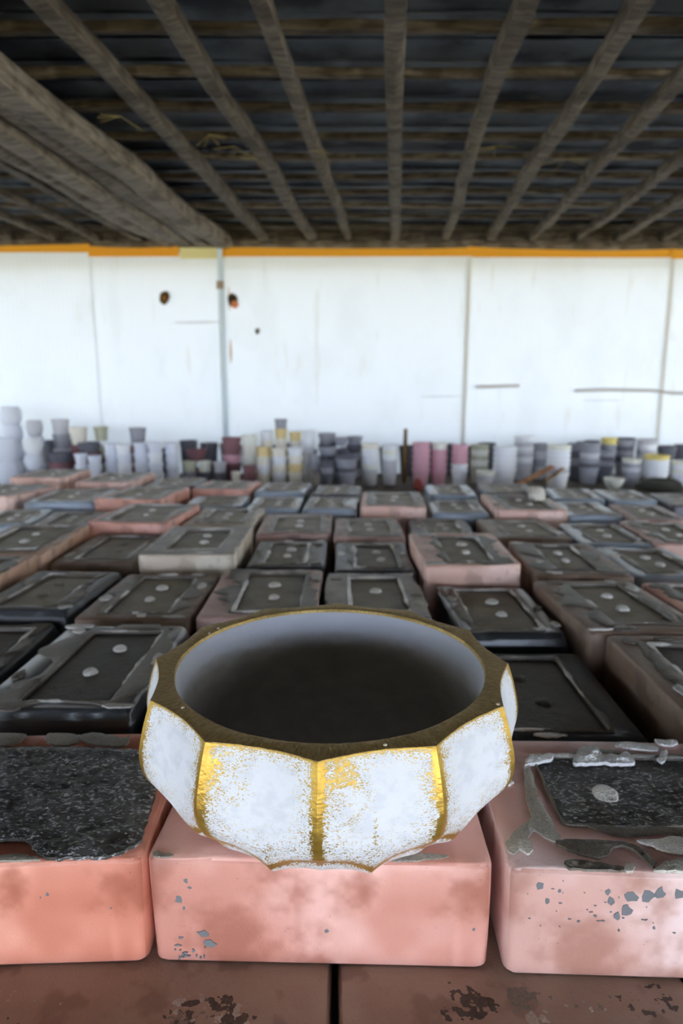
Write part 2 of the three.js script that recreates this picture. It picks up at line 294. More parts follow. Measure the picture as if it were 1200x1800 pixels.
function plug(x, y, r, label, inner) { // a hole worn through the sheet with a stuffed rag or brick showing
  const o = thing('torn_hole', label, 'hole', [x, y, WZ + 0.028]);
  const ring = []; for (let k = 0; k < 4; k++) { const rr = [r * 1.15, r, r * 0.8, r * 0.72][k], zz = [0, 0.004, 0.003, -0.008][k]; ring.push(Array.from({ length: 22 }, (_, i) => { const a = i / 22 * 6.283, f = 1 + 0.16 * noise3(Math.cos(a) * 2, Math.sin(a) * 2, x * 9); return [Math.cos(a) * rr * f, Math.sin(a) * rr * 1.25 * f, zz]; })); }
  mesh('frayed_edge', loft(ring, { capA: false }), std('#5a4426', 0.95), o);
  for (const [dx, dy, s, c] of inner) { const g = new THREE.DodecahedronGeometry(s, 1), p = g.attributes.position; for (let i = 0; i < p.count; i++) p.setXYZ(i, p.getX(i), p.getY(i), p.getZ(i) * 0.45); g.computeVertexNormals(); g.translate(dx, dy, 0); mesh('stuffing', g, std(c, 0.9), o); }
}
plug(-1.2, 1.885, 0.03, 'rusty brown hole in the white sheet left of the pipe post', [[0, -0.004, 0.02, '#8a5a1c']]);
plug(-0.737, 1.87, 0.03, 'dark hole with orange brick showing, just beside the pipe post', [[0.012, -0.03, 0.026, '#e08a58'], [-0.004, 0.008, 0.018, '#2a2018']]);
plug(-0.575, 1.665, 0.014, 'small grey hole in the white sheet right of the pipe post', [[0, 0, 0.012, '#77726c']]);
{
  const str = std('#cdc7bf', 0.8);
  const strap = (pts, label) => { const o = thing('strap', label, 'strap', [pts[0][0], pts[0][1], WZ + 0.04]); const c = new THREE.CatmullRomCurve3(pts.map(([x, y]) => new THREE.Vector3(x - pts[0][0], y - pts[0][1], 0))); mesh('webbing', new THREE.TubeGeometry(c, 24, 0.011, 8).scale(1, 1, 0.6), str, o); };
  strap([[0.93, 1.289], [1.05, 1.293], [1.23, 1.3]], 'short grey strap across the white sheets beside the middle seam');
  strap([[1.62, 1.263], [1.8, 1.27], [2.0, 1.268], [2.2, 1.262], [2.3, 1.248], [2.45, 1.248]], 'long drooping grey strap across the white sheets at far right');
}

// ---------------------------------------------------------------- the molds
// id, x, z, width, depth, turn, top below the eye, tone, label
const specs = [
  ['L', -0.320, -0.570, 0.294, 0.205, 2.0, -0.390, 'salmonFront', 'salmon pink front mold almost wholly covered in a crusty dark cement skin with ragged edge'],
  ['C', -0.016, -0.572, 0.294, 0.205, -1.5, -0.390, 'pinkFront', 'bare pink mold carrying the white and gold bowl'],
  ['K', 0.290, -0.558, 0.294, 0.205, -2.0, -0.390, 'mauveFront', 'pale pink front mold with white plaster lumps along its rim and a dark fleck-covered panel'],
  ['A', -0.360, -0.863, 0.209, 0.299, -0.8, -0.385, 'black', 'glossy black mold with two white nubs and pale spill bands, beside the bowl'],
  ['B', -0.610, -0.904, 0.233, 0.315, 2.4, -0.400, 'charcoal', 'charcoal mold at the picture edge, next to the glossy black two-nub mold'],
  ['H', 0.271, -0.824, 0.216, 0.265, -0.9, -0.410, 'charcoal', 'low plain charcoal mold with faint nubs, directly behind the plaster-lumped front mold'],
  ['J', 0.517, -0.808, 0.209, 0.265, -2.1, -0.375, 'brown', 'brown mold with white plaster streaks beside the low plain charcoal mold'],
  ['A2', -0.129, -0.866, 0.181, 0.299, 3.8, -0.400, 'charcoal', 'charcoal mold mostly hidden behind the bowl, beside the glossy black two-nub mold'],
  ['A3', 0.066, -0.863, 0.177, 0.304, 0.6, -0.400, 'charcoal', 'charcoal mold wholly behind the bowl, beside the low plain charcoal mold'],
  ['CC', -0.580, -1.210, 0.194, 0.265, -2.7, -0.385, 'charcoal', 'dark mold with a blue-black front, below the pale tan-sided molds at the picture edge'],
  ['D', -0.368, -1.194, 0.205, 0.282, -0.7, -0.390, 'brown', 'brown mold with one pale nub, in front of the thick cream mold'],
  ['E', -0.149, -1.203, 0.216, 0.305, 0.1, -0.387, 'mauve', 'mauve-rimmed mold just behind the left back of the bowl rim'],
  ['F', 0.064, -1.190, 0.197, 0.273, 0.8, -0.387, 'greyblack', 'grey-black mold with one rough white nub just behind the middle of the bowl rim'],
  ['G', 0.287, -1.123, 0.185, 0.265, 0.3, -0.395, 'black', 'shiny black mold with a grey-blue front edge, in front of the thick pink mold'],
  ['I', 0.491, -1.094, 0.200, 0.285, 1.7, -0.375, 'brown', 'brown-sided mold with two white nubs beside the shiny black grey-edged mold'],
  ['AY', 0.699, -1.099, 0.194, 0.265, -1.2, -0.378, 'salmon', 'orange-rimmed mold at the picture edge beside the brown-sided two-nub mold'],
  ['P2', -0.809, -1.265, 0.213, 0.330, 3.0, -0.370, 'tan', 'nearer of two tan-sided molds in line at the picture edge'],
  ['P1', -0.816, -1.598, 0.216, 0.328, 3.0, -0.370, 'tan', 'farther of two tan-sided molds in line at the picture edge, with two pale nubs'],
  ['Q', -0.587, -1.587, 0.199, 0.315, 0.3, -0.392, 'brown', 'plain dark brown mold between the tan-sided molds and the thick cream mold'],
  ['N', -0.353, -1.543, 0.218, 0.315, 0.8, -0.360, 'cream', 'thick cream mold with a grey cast panel standing proud of its neighbours'],
  ['AF', -0.129, -1.520, 0.185, 0.265, 0.2, -0.390, 'greyblack', 'flat grey-black mold right beside the thick cream mold'],
  ['AH', 0.076, -1.491, 0.185, 0.282, -0.4, -0.390, 'greyblack', 'flat grey-black mold left beside the thick warped pink mold'],
  ['AI', 0.279, -1.438, 0.208, 0.311, -0.2, -0.355, 'pink', 'thick warped pink mold standing proud, with a bright peach front face'],
  ['AP', 0.518, -1.415, 0.204, 0.298, -3.2, -0.375, 'brown', 'brown mold with a pale spill frame, right of the thick warped pink mold'],
  ['AQ', 0.722, -1.423, 0.185, 0.265, -3.3, -0.385, 'bluegrey', 'blue-grey mold with two white nubs beside the brown mold with a pale spill frame'],
  ['X1', -1.067, -2.002, 0.186, 0.265, 7.5, -0.395, 'bluegrey', 'sunken blue-black mold at the picture edge behind the tan-sided molds'],
  ['X2', -0.869, -1.995, 0.190, 0.266, 6.7, -0.400, 'bluegrey', 'sunken blue-black mold beside the salmon-fronted mold with pale spill'],
  ['R', -0.602, -1.921, 0.242, 0.312, -4.5, -0.365, 'salmon', 'salmon-fronted mold with pale spill behind the plain dark brown mold'],
  ['O', -0.362, -1.949, 0.207, 0.263, -1.9, -0.380, 'cream', 'cream-edged mold directly behind the thick cream mold'],
  ['AE', -0.136, -1.859, 0.211, 0.298, 0.6, -0.385, 'mauve', 'mauve-fronted mold beside the cream-edged mold, third row from the bowl'],
  ['AG', 0.077, -1.801, 0.194, 0.272, -0.2, -0.385, 'mauve', 'mauve-fronted mold behind the flat grey-black mold beside the warped pink one'],
  ['AJ', 0.299, -1.874, 0.189, 0.260, -3.9, -0.400, 'charcoal', 'sunken charcoal mold directly behind the thick warped pink mold'],
  ['AO', 0.520, -1.788, 0.206, 0.265, -0.2, -0.385, 'brown', 'brown mold in front of the rubble-topped pink mold'],
  ['AR', 0.726, -1.722, 0.178, 0.265, -4.4, -0.385, 'bluegrey', 'blue-fronted mold behind the blue-grey mold with two white nubs'],
  ['AS', 0.914, -1.712, 0.183, 0.296, -5.6, -0.380, 'mauve', 'mauve-fronted mold at the picture edge behind the blue-grey two-nub mold'],
  ['U', -1.296, -2.427, 0.245, 0.290, -8.9, -0.370, 'pink', 'turned pale pink mold at the picture edge, in the second row before the pots'],
  ['T', -1.011, -2.359, 0.244, 0.315, 3.3, -0.380, 'bluegrey', 'dark mold with an ice-blue front between the turned pale pink and salmon molds'],
  ['S', -0.740, -2.344, 0.244, 0.315, -5.7, -0.368, 'salmon', 'turned orange-sided salmon mold behind the salmon-fronted mold with pale spill'],
  ['SY', -0.458, -2.315, 0.214, 0.251, 0.9, -0.395, 'bluegrey', 'sunken blue-cornered mold in front of the salmon mold with a bare grey panel'],
  ['AA', -0.234, -2.216, 0.185, 0.263, -0.6, -0.385, 'bluegrey', 'dull blue-grey mold in front of the ice-blue-fronted mold by the cream pot stacks'],
  ['AB', -0.033, -2.203, 0.185, 0.271, -2.8, -0.382, 'bluegrey', 'blue-fronted mold immediately left of the blotched pale pink mold'],
  ['AD', 0.180, -2.184, 0.214, 0.315, -3.0, -0.365, 'pink', 'blotched pale pink mold with white streaks, in front of the wooden stick'],
  ['AK', 0.397, -2.139, 0.185, 0.260, -2.7, -0.385, 'bluegrey', 'nearer of two blue-fronted molds beside the blotched pale pink mold'],
  ['AM', 0.613, -2.122, 0.223, 0.315, -3.2, -0.365, 'pink', 'rubble-topped pink mold with a bright peach front, holding a white plaster chunk'],
  ['AU', 0.819, -2.092, 0.171, 0.265, -5.3, -0.383, 'bluegrey', 'nearer blue-fronted mold right beside the rubble-topped pink mold'],
  ['AT', 1.000, -2.036, 0.171, 0.265, -7.5, -0.385, 'mauve', 'mauve mold with a pale back rim, next to the nearer blue-fronted mold'],
  ['V', -1.324, -2.872, 0.245, 0.303, 1.5, -0.362, 'pink', 'pale pink mold in front of the dark maroon heap in the last row'],
  ['W', -0.998, -2.795, 0.245, 0.315, -1.3, -0.370, 'pink', 'pink-white mold just in front of the heap of white cups'],
  ['SW', -0.731, -2.777, 0.227, 0.290, 1.6, -0.390, 'greyblack', 'grey-black mold in the last row between the pink-white and salmon molds'],
  ['Y', -0.471, -2.597, 0.232, 0.253, -5.4, -0.375, 'salmon', 'salmon mold with a bare grey panel, below the small cream pot'],
  ['Z', -0.235, -2.571, 0.200, 0.265, -4.3, -0.382, 'bluegrey', 'ice-blue-fronted mold right below the cream pot stacks'],
  ['AC', -0.015, -2.522, 0.185, 0.265, -3.5, -0.385, 'greyblack', 'grey-black mold in the last row below the dark bowls'],
  ['AL', 0.435, -2.507, 0.186, 0.288, -3.1, -0.383, 'bluegrey', 'farther of two blue-fronted molds, below the pink pot stacks'],
  ['AN', 0.670, -2.545, 0.211, 0.283, -6.4, -0.383, 'greyblack', 'grey-black mold behind the rubble-topped pink mold, below the leaning board'],
  ['AV', 0.897, -2.413, 0.177, 0.265, -9.0, -0.383, 'bluegrey', 'farther blue-fronted mold below the tall plain white stack'],
  ['AW', 1.077, -2.379, 0.164, 0.265, -6.4, -0.383, 'bluegrey', 'last-row blue-fronted mold below the mixed grey pot stacks'],
  ['AX', 1.245, -2.259, 0.167, 0.278, -8.6, -0.380, 'greyblack', 'mossy grey-black mold at the picture edge below the cream-topped stack'],
];
// hand-set panels: margins left, right, front, back; spill reach left, right, front, back
const panel = {
  A: [0.058, 0.036, 0.028, 0.03, 0.045, 0.035, 0.004, 0.03], G: [0.034, 0.036, 0.026, 0.022, 0.02, 0.006, 0.006, 0.012], K: [0.062, 0.05, 0.058, 0.034, 0.004, 0.02, 0.01, 0.01],
  I: [0.06, 0.04, 0.04, 0.03, 0.045, 0.02, 0.006, 0.012], H: [0.03, 0.045, 0.024, 0.022, 0.004, 0.008, 0.003, 0.003], J: [0.05, 0.03, 0.04, 0.04, 0.03, 0.02, 0.01, 0.02],
  E: [0.06, 0.035, 0.03, 0.03, 0.045, 0.03, 0.01, 0.015], D: [0.045, 0.045, 0.03, 0.026, 0.04, 0.035, 0.006, 0.004], F: [0.05, 0.04, 0.03, 0.035, 0.05, 0.035, 0.02, 0.03],
  AI: [0.062, 0.05, 0.03, 0.05, 0.02, 0.045, 0.02, 0.012], N: [0.05, 0.045, 0.05, 0.05, 0.045, 0.04, 0.045, 0.045], AP: [0.055, 0.06, 0.05, 0.035, 0.05, 0.03, 0.02, 0.014], CC: [0.045, 0.045, 0.03, 0.03, 0.035, 0.03, 0.01, 0.02],
};
const heavy = new Set(['R', 'S', 'W', 'V', 'AD', 'AM', 'U', 'N', 'F', 'AN', 'AX']); // molds whose rims are mostly under slurry
function moldFrame(s) { const [, x, z, , , turn, top] = s; const a = R(turn), c = Math.cos(a), n = Math.sin(a); return { H: EYE + top - PLAT, toLocal: (wx, wz) => { const dx = wx - x, dz = wz - z; return [c * dx - n * dz, n * dx + c * dz]; } }; }
function makeMold(s, i) {
  const [id, x, z, w, d, turn, top, tone, label] = s, r = rng(900 + i * 13), near = z > -1.35, H = EYE + top - PLAT, sd = 31 + i * 17;
  const o = thing('casting_mold', label, 'mold', [x, PLAT, z], R(turn), 'molds laid out in tight rows on the platform');
  const [ml, mr, mf, mb, sl, sr, sf, sb] = panel[id] ?? [0.03 + 0.02 * r(), 0.03 + 0.02 * r(), 0.028 + 0.012 * r(), 0.026 + 0.014 * r(), 0.012 + 0.03 * r() * r(), 0.012 + 0.03 * r() * r(), 0.006 + 0.012 * r(), 0.008 + 0.02 * r()];
  const pw = w - ml - mr, pd = d - mf - mb, pcx = (ml - mr) / 2, pcz = (mb - mf) / 2, bare = id === 'C', ne = near ? 12 : 6;
  const warp = id === 'AI' ? 0.008 : near ? 0.0016 : 0.003;
  const wob = (p) => { const k = step(0, H, p[1]); return [p[0] + warp * k * noise3(p[0] * 9, p[1] * 9, p[2] * 9 + sd), p[1] + (p[1] > H * 0.5 ? warp * 0.5 * noise3(p[0] * 8, sd, p[2] * 8) : 0), p[2] + warp * k * noise3(p[0] * 9 + 40, p[1] * 9, p[2] * 9 + sd)]; };
  const RR = (inset, y, rad) => rect(w - 2 * inset, d - 2 * inset, rad, y, 0, 0, ne, 5).map(wob);
  const PR = (grow, y, rad) => rect(pw + 2 * grow, pd + 2 * grow, rad, y, pcx, pcz, ne, 5).map(wob);
  const rings = [RR(0.004, 0, 0.008), RR(0.001, 0.004, 0.009)];
  for (let k = 1; k <= 4; k++) rings.push(RR(0.0008 * (1 - k / 4), 0.004 + (H - 0.028) * k / 4, 0.009));
  const glossy = ['black', 'charcoal', 'bluegrey', 'greyblack'].includes(tone), bv = glossy ? 0.004 : 0.0055; let ins = 0;
  if (glossy) for (let k = 0; k <= 6; k++) { const yy = H - 0.022 + 0.018 * k / 6; rings.push(RR(ins, yy, 0.009)); ins += 0.003 * Math.tan(R(z > -1.3 ? 14 + 0.8 * k : 7 + 1.2 * k)); } // sides that draw in towards the top
  for (let k = glossy ? 1 : 0; k <= 5; k++) { const a = (glossy ? 0.3 + 0.7 * k / 5 : k / 5) * Math.PI / 2; rings.push(RR(ins + bv * (1 - Math.cos(a)), H - bv + bv * Math.sin(a), 0.009 + bv * 0.3 * (1 - Math.cos(a)))); }
  if (bare) rings.push(RR(0.02, H - 0.0005, 0.012), RR(0.05, H - 0.001, 0.012));
  else rings.push(PR(0.003, H - 0.0004, 0.008), PR(0.001, H - 0.002, 0.007), PR(0, H - 0.009, 0.006));
  mesh('rubber_body', loft(rings, { crease: 42 }), M[tone], o);
  if (bare) return o;
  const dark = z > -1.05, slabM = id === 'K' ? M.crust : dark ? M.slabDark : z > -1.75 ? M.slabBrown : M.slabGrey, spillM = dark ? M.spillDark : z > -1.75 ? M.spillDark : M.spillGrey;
  // the cast panel, a hair below the rim
  const depth = 0.003, pr = [];
  const steps = id === 'K' ? 34 : near ? 14 : 5;
  for (let k = 0; k < steps; k++) { const f = 1 - k / steps; pr.push(rect((pw - 0.0004) * f, (pd - 0.0004) * f, 0.006 * f, H - depth - (k ? 0 : 0.002), pcx, pcz, ne * (id === 'K' ? 3 : 1), 5).map((p) => [p[0], p[1] + (near ? 0.0005 : 0.0009) * noise3(p[0] * 70, p[2] * 70, sd) + (id === 'K' && k ? 0.0006 * noise3(p[0] * 260, p[2] * 420, sd) : 0), p[2]])); }
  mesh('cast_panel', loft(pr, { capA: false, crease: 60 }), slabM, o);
  // spilled cement around the panel, feathering out over the rim
  if (id !== 'L') {
    const inner = rect(pw, pd, 0.006, 0, pcx, pcz, ne * 2, 6), N = inner.length, prof = [[0, -0.006], [0.0004, 0.0004], [0.12, 0.0022], [0.5, 0.0018], [0.85, 0.0016], [1, 0.0002], [1.0, -0.001]];
    const reach = inner.map(([px, , pz]) => {
      const u = (px - pcx) / (pw / 2), v = (pz - pcz) / (pd / 2), L = Math.max(0, -u) ** 6, Rr = Math.max(0, u) ** 6, F = Math.max(0, v) ** 6, B = Math.max(0, -v) ** 6, sum = L + Rr + F + B + 1e-6;
      const base = (L * sl + Rr * sr + F * sf + B * sb) / sum, nz = 0.5 + 0.9 * noise3(px * 26, pz * 26, sd) + 0.35 * noise3(px * 80, pz * 80, sd + 5);
      return Math.max(0.0016, base * (heavy.has(id) ? 0.9 + 0.3 * nz : 0.25 + 1.05 * clamp(nz, 0, 1.15)));
    });
    const ringAt = ([f, y]) => inner.map(([px, , pz], k) => {
      const u = (px - pcx) / (pw / 2), v = (pz - pcz) / (pd / 2), side = Math.abs(u) > Math.abs(v) * 1.0001, cx = Math.abs(u) > 0.9, cz = Math.abs(v) > 0.9, e = reach[k] * f;
      let X = px + (cx || side ? Math.sign(u) * e * (cx ? 1 : 0) : 0), Z = pz + (cz ? Math.sign(v) * e : 0); if (!cx && !cz) { X = px; Z = pz; }
      X = clamp(X, -w / 2 + 0.003, w / 2 - 0.003); Z = clamp(Z, -d / 2 + 0.003, d / 2 - 0.003);
      return wob([X, H + y + (f > 0.05 && f < 0.98 ? 0.0007 * noise3(X * 120, Z * 120, sd) : 0), Z]);
    });
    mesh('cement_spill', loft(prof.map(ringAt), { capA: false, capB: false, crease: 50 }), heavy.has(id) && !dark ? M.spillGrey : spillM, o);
    // pale bead along the trowelled panel edge, whitened further to stand for highlights
    const bead = []; const beadN = inner.length;
    for (let q = 0; q < 6; q++) { const a = q / 6 * 6.283; bead.push(inner.map(([px, , pz], k) => { const t = clamp(0.25 + 1.1 * noise3(px * 22, pz * 22, sd + 50) + 0.4 * noise3(px * 90, pz * 90, sd), 0.05, 1.2) * (near ? 0.0027 : 0.0036), u = (px - pcx) / (pw / 2), v = (pz - pcz) / (pd / 2), nx = Math.abs(u) > 0.94 ? Math.sign(u) : 0, nz = Math.abs(v) > 0.94 ? Math.sign(v) : 0; void beadN; void k; return wob([px + nx * Math.cos(a) * t * 1.6, H + 0.0006 + Math.sin(a) * t, pz + nz * Math.cos(a) * t * 1.6]); })); }
    bead.push(bead[0]); mesh('trowel_bead', loft(bead.reverse(), { capA: false, capB: false, crease: 60 }), M.lip, o);
    // two plugs where the form was filled
    const nubY = H - depth + 0.0002, gap = 0.14 * pd;
    const nubs = id === 'K' ? [[-0.034, 0.006], [0.062, 0.012]] : id === 'F' ? [[0.0, -0.02]] : id === 'A' ? [[0.008, -0.052], [-0.004, 0.03]] : [[0.012 * (r() - 0.5), -gap - 0.01], [0.02 * (r() - 0.3), gap]];
    const faint = ['H', 'Q', 'SY', 'B', 'CC'].includes(id);
    for (const [nx, nz] of nubs) {
      const R0 = (id === 'K' ? 0.014 : 0.0115) * (0.85 + 0.3 * r()), nr = [];
      for (const [f, y] of [[1, -0.001], [0.98, 0.0014], [0.86, 0.0036], [0.66, 0.0052], [0.42, 0.0058], [0.15, 0.006]]) nr.push(Array.from({ length: 18 }, (_, k) => { const a = -k / 18 * 6.283, q = R0 * f * (1 + 0.14 * noise3(Math.cos(a) * 1.7, Math.sin(a) * 1.7, sd + nz * 50)); return [pcx + nx + Math.cos(a) * q, nubY + y * (faint ? 0.5 : 1), pcz + nz + Math.sin(a) * q]; }));
      mesh('plug', loft(nr.map((q) => q.reverse()), { capA: false, crease: 60 }), faint ? slabM : M.nub, o);
    }
    // splashes dropped on the rim, some whitened to stand for wet highlights
    const count = faint ? 1 : near ? 7 : z > -1.8 ? 5 : 3;
    for (let k = 0; k < count; k++) {
      const side = Math.floor(r() * 4), t = r() - 0.5, m = [ml, mr, mf, mb][side] * (0.25 + 0.35 * r()); let px, pz;
      if (side === 0) { px = -w / 2 + m; pz = t * d * 0.85; } else if (side === 1) { px = w / 2 - m; pz = t * d * 0.85; } else if (side === 2) { pz = d / 2 - m; px = t * w * 0.85; } else { pz = -d / 2 + m; px = t * w * 0.85; }
      const sx = (0.006 + 0.012 * r()) * (side > 1 ? 1.6 : 0.8), sz = (0.005 + 0.009 * r()) * (side > 1 ? 0.7 : 1.6), poly = [];
      for (let q = 0; q < 9; q++) { const a = q / 9 * 6.283, f = 0.65 + 0.5 * r(); poly.push([clamp(px + Math.cos(a) * sx * f, -w / 2 + 0.003, w / 2 - 0.003), clamp(pz + Math.sin(a) * sz * f, -d / 2 + 0.003, d / 2 - 0.003)]); }
      mesh('cement_splash', blob(poly, H + 0.0012, 0.0022, sd + k, { sub: 3, rings: 4 }), [M.lip, M.spillPale, spillM][Math.floor(r() * 3)], o);
    }
  }
  return o;
}
const moldOf = {};
specs.forEach((s, i) => { moldOf[s[0]] = makeMold(s, i); });

// the front row's own crusts, drawn where they lie (metres, seen from above)
const byId = Object.fromEntries(specs.map((s) => [s[0], s]));
const f0 = 1109, pit = R(10.7);
function onTop(px, py, h) { // the point at height h (relative to the eye) that lies in a given direction
  const u = (px - 600) / f0, v = -(py - 900) / f0, dy = -Math.sin(pit) + v * Math.cos(pit), dz = -Math.cos(pit) - v * Math.sin(pit), t = h / dy; return [u * t, dz * t];
}
function patch(id, name, pts, mat, thick, seed, opt = {}) {
  const s = byId[id], F = moldFrame(s), poly = pts.map(([a, b]) => { const q = F.toLocal(...onTop(a, b, s[6])); return [clamp(q[0], -s[3] / 2 + 0.001, s[3] / 2 - 0.001), clamp(q[1], -s[4] / 2 + 0.001, s[4] / 2 - 0.0005)]; });
  return mesh(name, blob(poly, F.H + 0.0008, thick, seed, opt), mat, moldOf[id]);
}
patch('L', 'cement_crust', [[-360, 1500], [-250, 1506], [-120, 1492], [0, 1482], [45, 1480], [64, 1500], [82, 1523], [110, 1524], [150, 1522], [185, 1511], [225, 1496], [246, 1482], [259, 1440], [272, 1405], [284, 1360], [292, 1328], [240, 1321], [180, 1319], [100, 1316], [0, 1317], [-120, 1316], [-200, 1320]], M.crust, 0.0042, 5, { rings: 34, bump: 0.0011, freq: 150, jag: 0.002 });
for (const [pts, sd] of [[[[-60, 1294], [40, 1290], [42, 1300], [22, 1312], [-60, 1314]], 1], [[[86, 1292], [130, 1294], [140, 1304], [125, 1312], [100, 1313], [82, 1304]], 2], [[[138, 1298], [170, 1291], [215, 1300], [228, 1296], [222, 1312], [190, 1314], [160, 1310]], 3]]) patch('L', 'cement_splash', pts, M.spillGrey, 0.003, 40 + sd, { rings: 8 });
patch('L', 'cement_flap', [[-120, 1508], [0, 1507], [22, 1504], [62, 1509], [64, 1516], [60, 1530], [-20, 1530], [-120, 1530]], M.spillGrey, 0.002, 51, { rings: 8 });
patch('K', 'cement_splash', [[922, 1346], [931, 1350], [946, 1400], [966, 1440], [985, 1476], [976, 1482], [958, 1474], [936, 1463], [926, 1480], [906, 1502], [893, 1500], [890, 1482], [906, 1462], [921, 1452], [932, 1438], [926, 1415], [922, 1385]], M.spillPale, 0.0018, 61, { rings: 14 });
patch('K', 'cement_splash', [[975, 1482], [1000, 1479], [1070, 1482], [1100, 1484], [1132, 1498], [1152, 1520], [1144, 1526], [1120, 1502], [1096, 1491], [1080, 1493], [1068, 1507], [1045, 1511], [1010, 1503], [986, 1491]], M.spillDark, 0.0028, 62, { rings: 12 });
patch('K', 'cement_crumb', [[990, 1519], [1010, 1514], [1050, 1520], [1092, 1526], [1095, 1541], [1060, 1544], [1016, 1543], [1000, 1532]], M.spillDark, 0.0026, 63, { rings: 16, bump: 0.002, freq: 190 });
patch('K', 'cement_crumb', [[1150, 1538], [1165, 1521], [1200, 1514], [1240, 1520], [1240, 1545], [1180, 1547]], M.spillPale, 0.0034, 64, { rings: 12, bump: 0.0016, freq: 190 });
patch('K', 'cement_crumb', [[1098, 1524], [1112, 1521], [1114, 1536], [1102, 1540]], M.spillPale, 0.003, 65);
for (const [pts, sd] of [[[[1006, 1345], [1014, 1326], [1024, 1318], [1046, 1316], [1058, 1332], [1064, 1344], [1030, 1347]], 1], [[[1064, 1345], [1070, 1330], [1085, 1333], [1102, 1327], [1114, 1344], [1090, 1347]], 2], [[[921, 1347], [934, 1331], [950, 1333], [969, 1329], [972, 1337], [950, 1343], [932, 1347]], 3], [[[1080, 1311], [1100, 1307], [1150, 1315], [1158, 1320], [1146, 1323], [1088, 1315]], 4], [[[1146, 1300], [1160, 1298], [1168, 1304], [1186, 1301], [1186, 1312], [1162, 1312]], 5], [[[1154, 1338], [1166, 1322], [1172, 1326], [1164, 1342]], 6], [[[880, 1379], [892, 1374], [902, 1379], [890, 1384]], 7]])
  patch('K', 'plaster_lump', pts, M.plaster, sd < 4 ? 0.005 : 0.003, 70 + sd, { rings: 14, bump: sd < 4 ? 0.0022 : 0.001, freq: 230 });
patch('C', 'cement_splash', [[690, 1512], [720, 1503], [770, 1503], [788, 1507], [760, 1512], [700, 1516]], M.spillGrey, 0.001, 81);
patch('C', 'cement_splash', [[270, 1498], [290, 1501], [304, 1505], [296, 1508], [270, 1507]], M.spillGrey, 0.001, 82);

// grey flecks of cement stuck to the front faces, thin plates standing on the rubber
function flecks(id, rows) {
  const s = byId[id], o = moldOf[id], H = EYE + s[6] - PLAT, g = [];
  rows.forEach(([fx, fy, rx, ry], k) => {
    const r = rng(k * 7 + fx * 100 | 0), x = -s[3] / 2 + fx * s[3], y = H * fy, pts = [];
    const n = 9; for (let q = 0; q < n; q++) { const a = q / n * 6.283, f = 0.6 + 0.6 * r(); pts.push(new THREE.Vector2(x + Math.cos(a) * rx * f, y + Math.sin(a) * ry * f)); }
    const e = new THREE.ExtrudeGeometry(new THREE.Shape(pts), { depth: 0.0014, bevelEnabled: false }); e.translate(0, 0, s[4] / 2 - 0.0012); g.push(e);
  });
  const m = mesh('cement_fleck', mergeGeometries(g), M.fleck, o); m.userData.kind = 'stuff';
}
{
  const r = rng(4242), rows = [[0.16, 0.86, 0.005, 0.004], [0.26, 0.82, 0.002, 0.002], [0.2, 0.72, 0.003, 0.003], [0.5, 0.82, 0.004, 0.003], [0.52, 0.74, 0.004, 0.005], [0.62, 0.78, 0.008, 0.005], [0.7, 0.8, 0.009, 0.006], [0.76, 0.82, 0.007, 0.006], [0.6, 0.66, 0.007, 0.005], [0.56, 0.6, 0.004, 0.004], [0.86, 0.82, 0.009, 0.005], [0.92, 0.72, 0.006, 0.005]];
  const K = rows.map(([a, b, c, d]) => [a * 0.56, b, c * 0.72, d]); for (let k = 0; k < 40; k++) K.push([0.03 + 0.55 * r(), 0.45 + 0.5 * r() * r() ** 0.3, 0.0005 + 0.0018 * r() * r(), 0.0004 + 0.0014 * r() * r()]); flecks('K', K);
  const C = []; for (let k = 0; k < 18; k++) C.push([0.065 + 0.16 * r() * r(), 0.06 + 0.34 * r() * r(), 0.0008 + 0.0034 * r() * r(), 0.0008 + 0.0024 * r() * r()]); for (const q of [[0.085, 0.62, 0.0032, 0.004], [0.11, 0.8, 0.002, 0.003], [0.12, 0.74, 0.002, 0.0015], [0.1, 0.54, 0.0014, 0.0016], [0.155, 0.3, 0.006, 0.004], [0.17, 0.2, 0.006, 0.004], [0.37, 0.85, 0.001, 0.001], [0.52, 0.35, 0.002, 0.002], [0.95, 0.4, 0.0015, 0.0015]]) C.push(q); flecks('C', C);
  flecks('L', [[0.72, 0.7, 0.0018, 0.0018], [0.7, 0.67, 0.0008, 0.001], [0.9, 0.55, 0.0008, 0.0008]]);
}

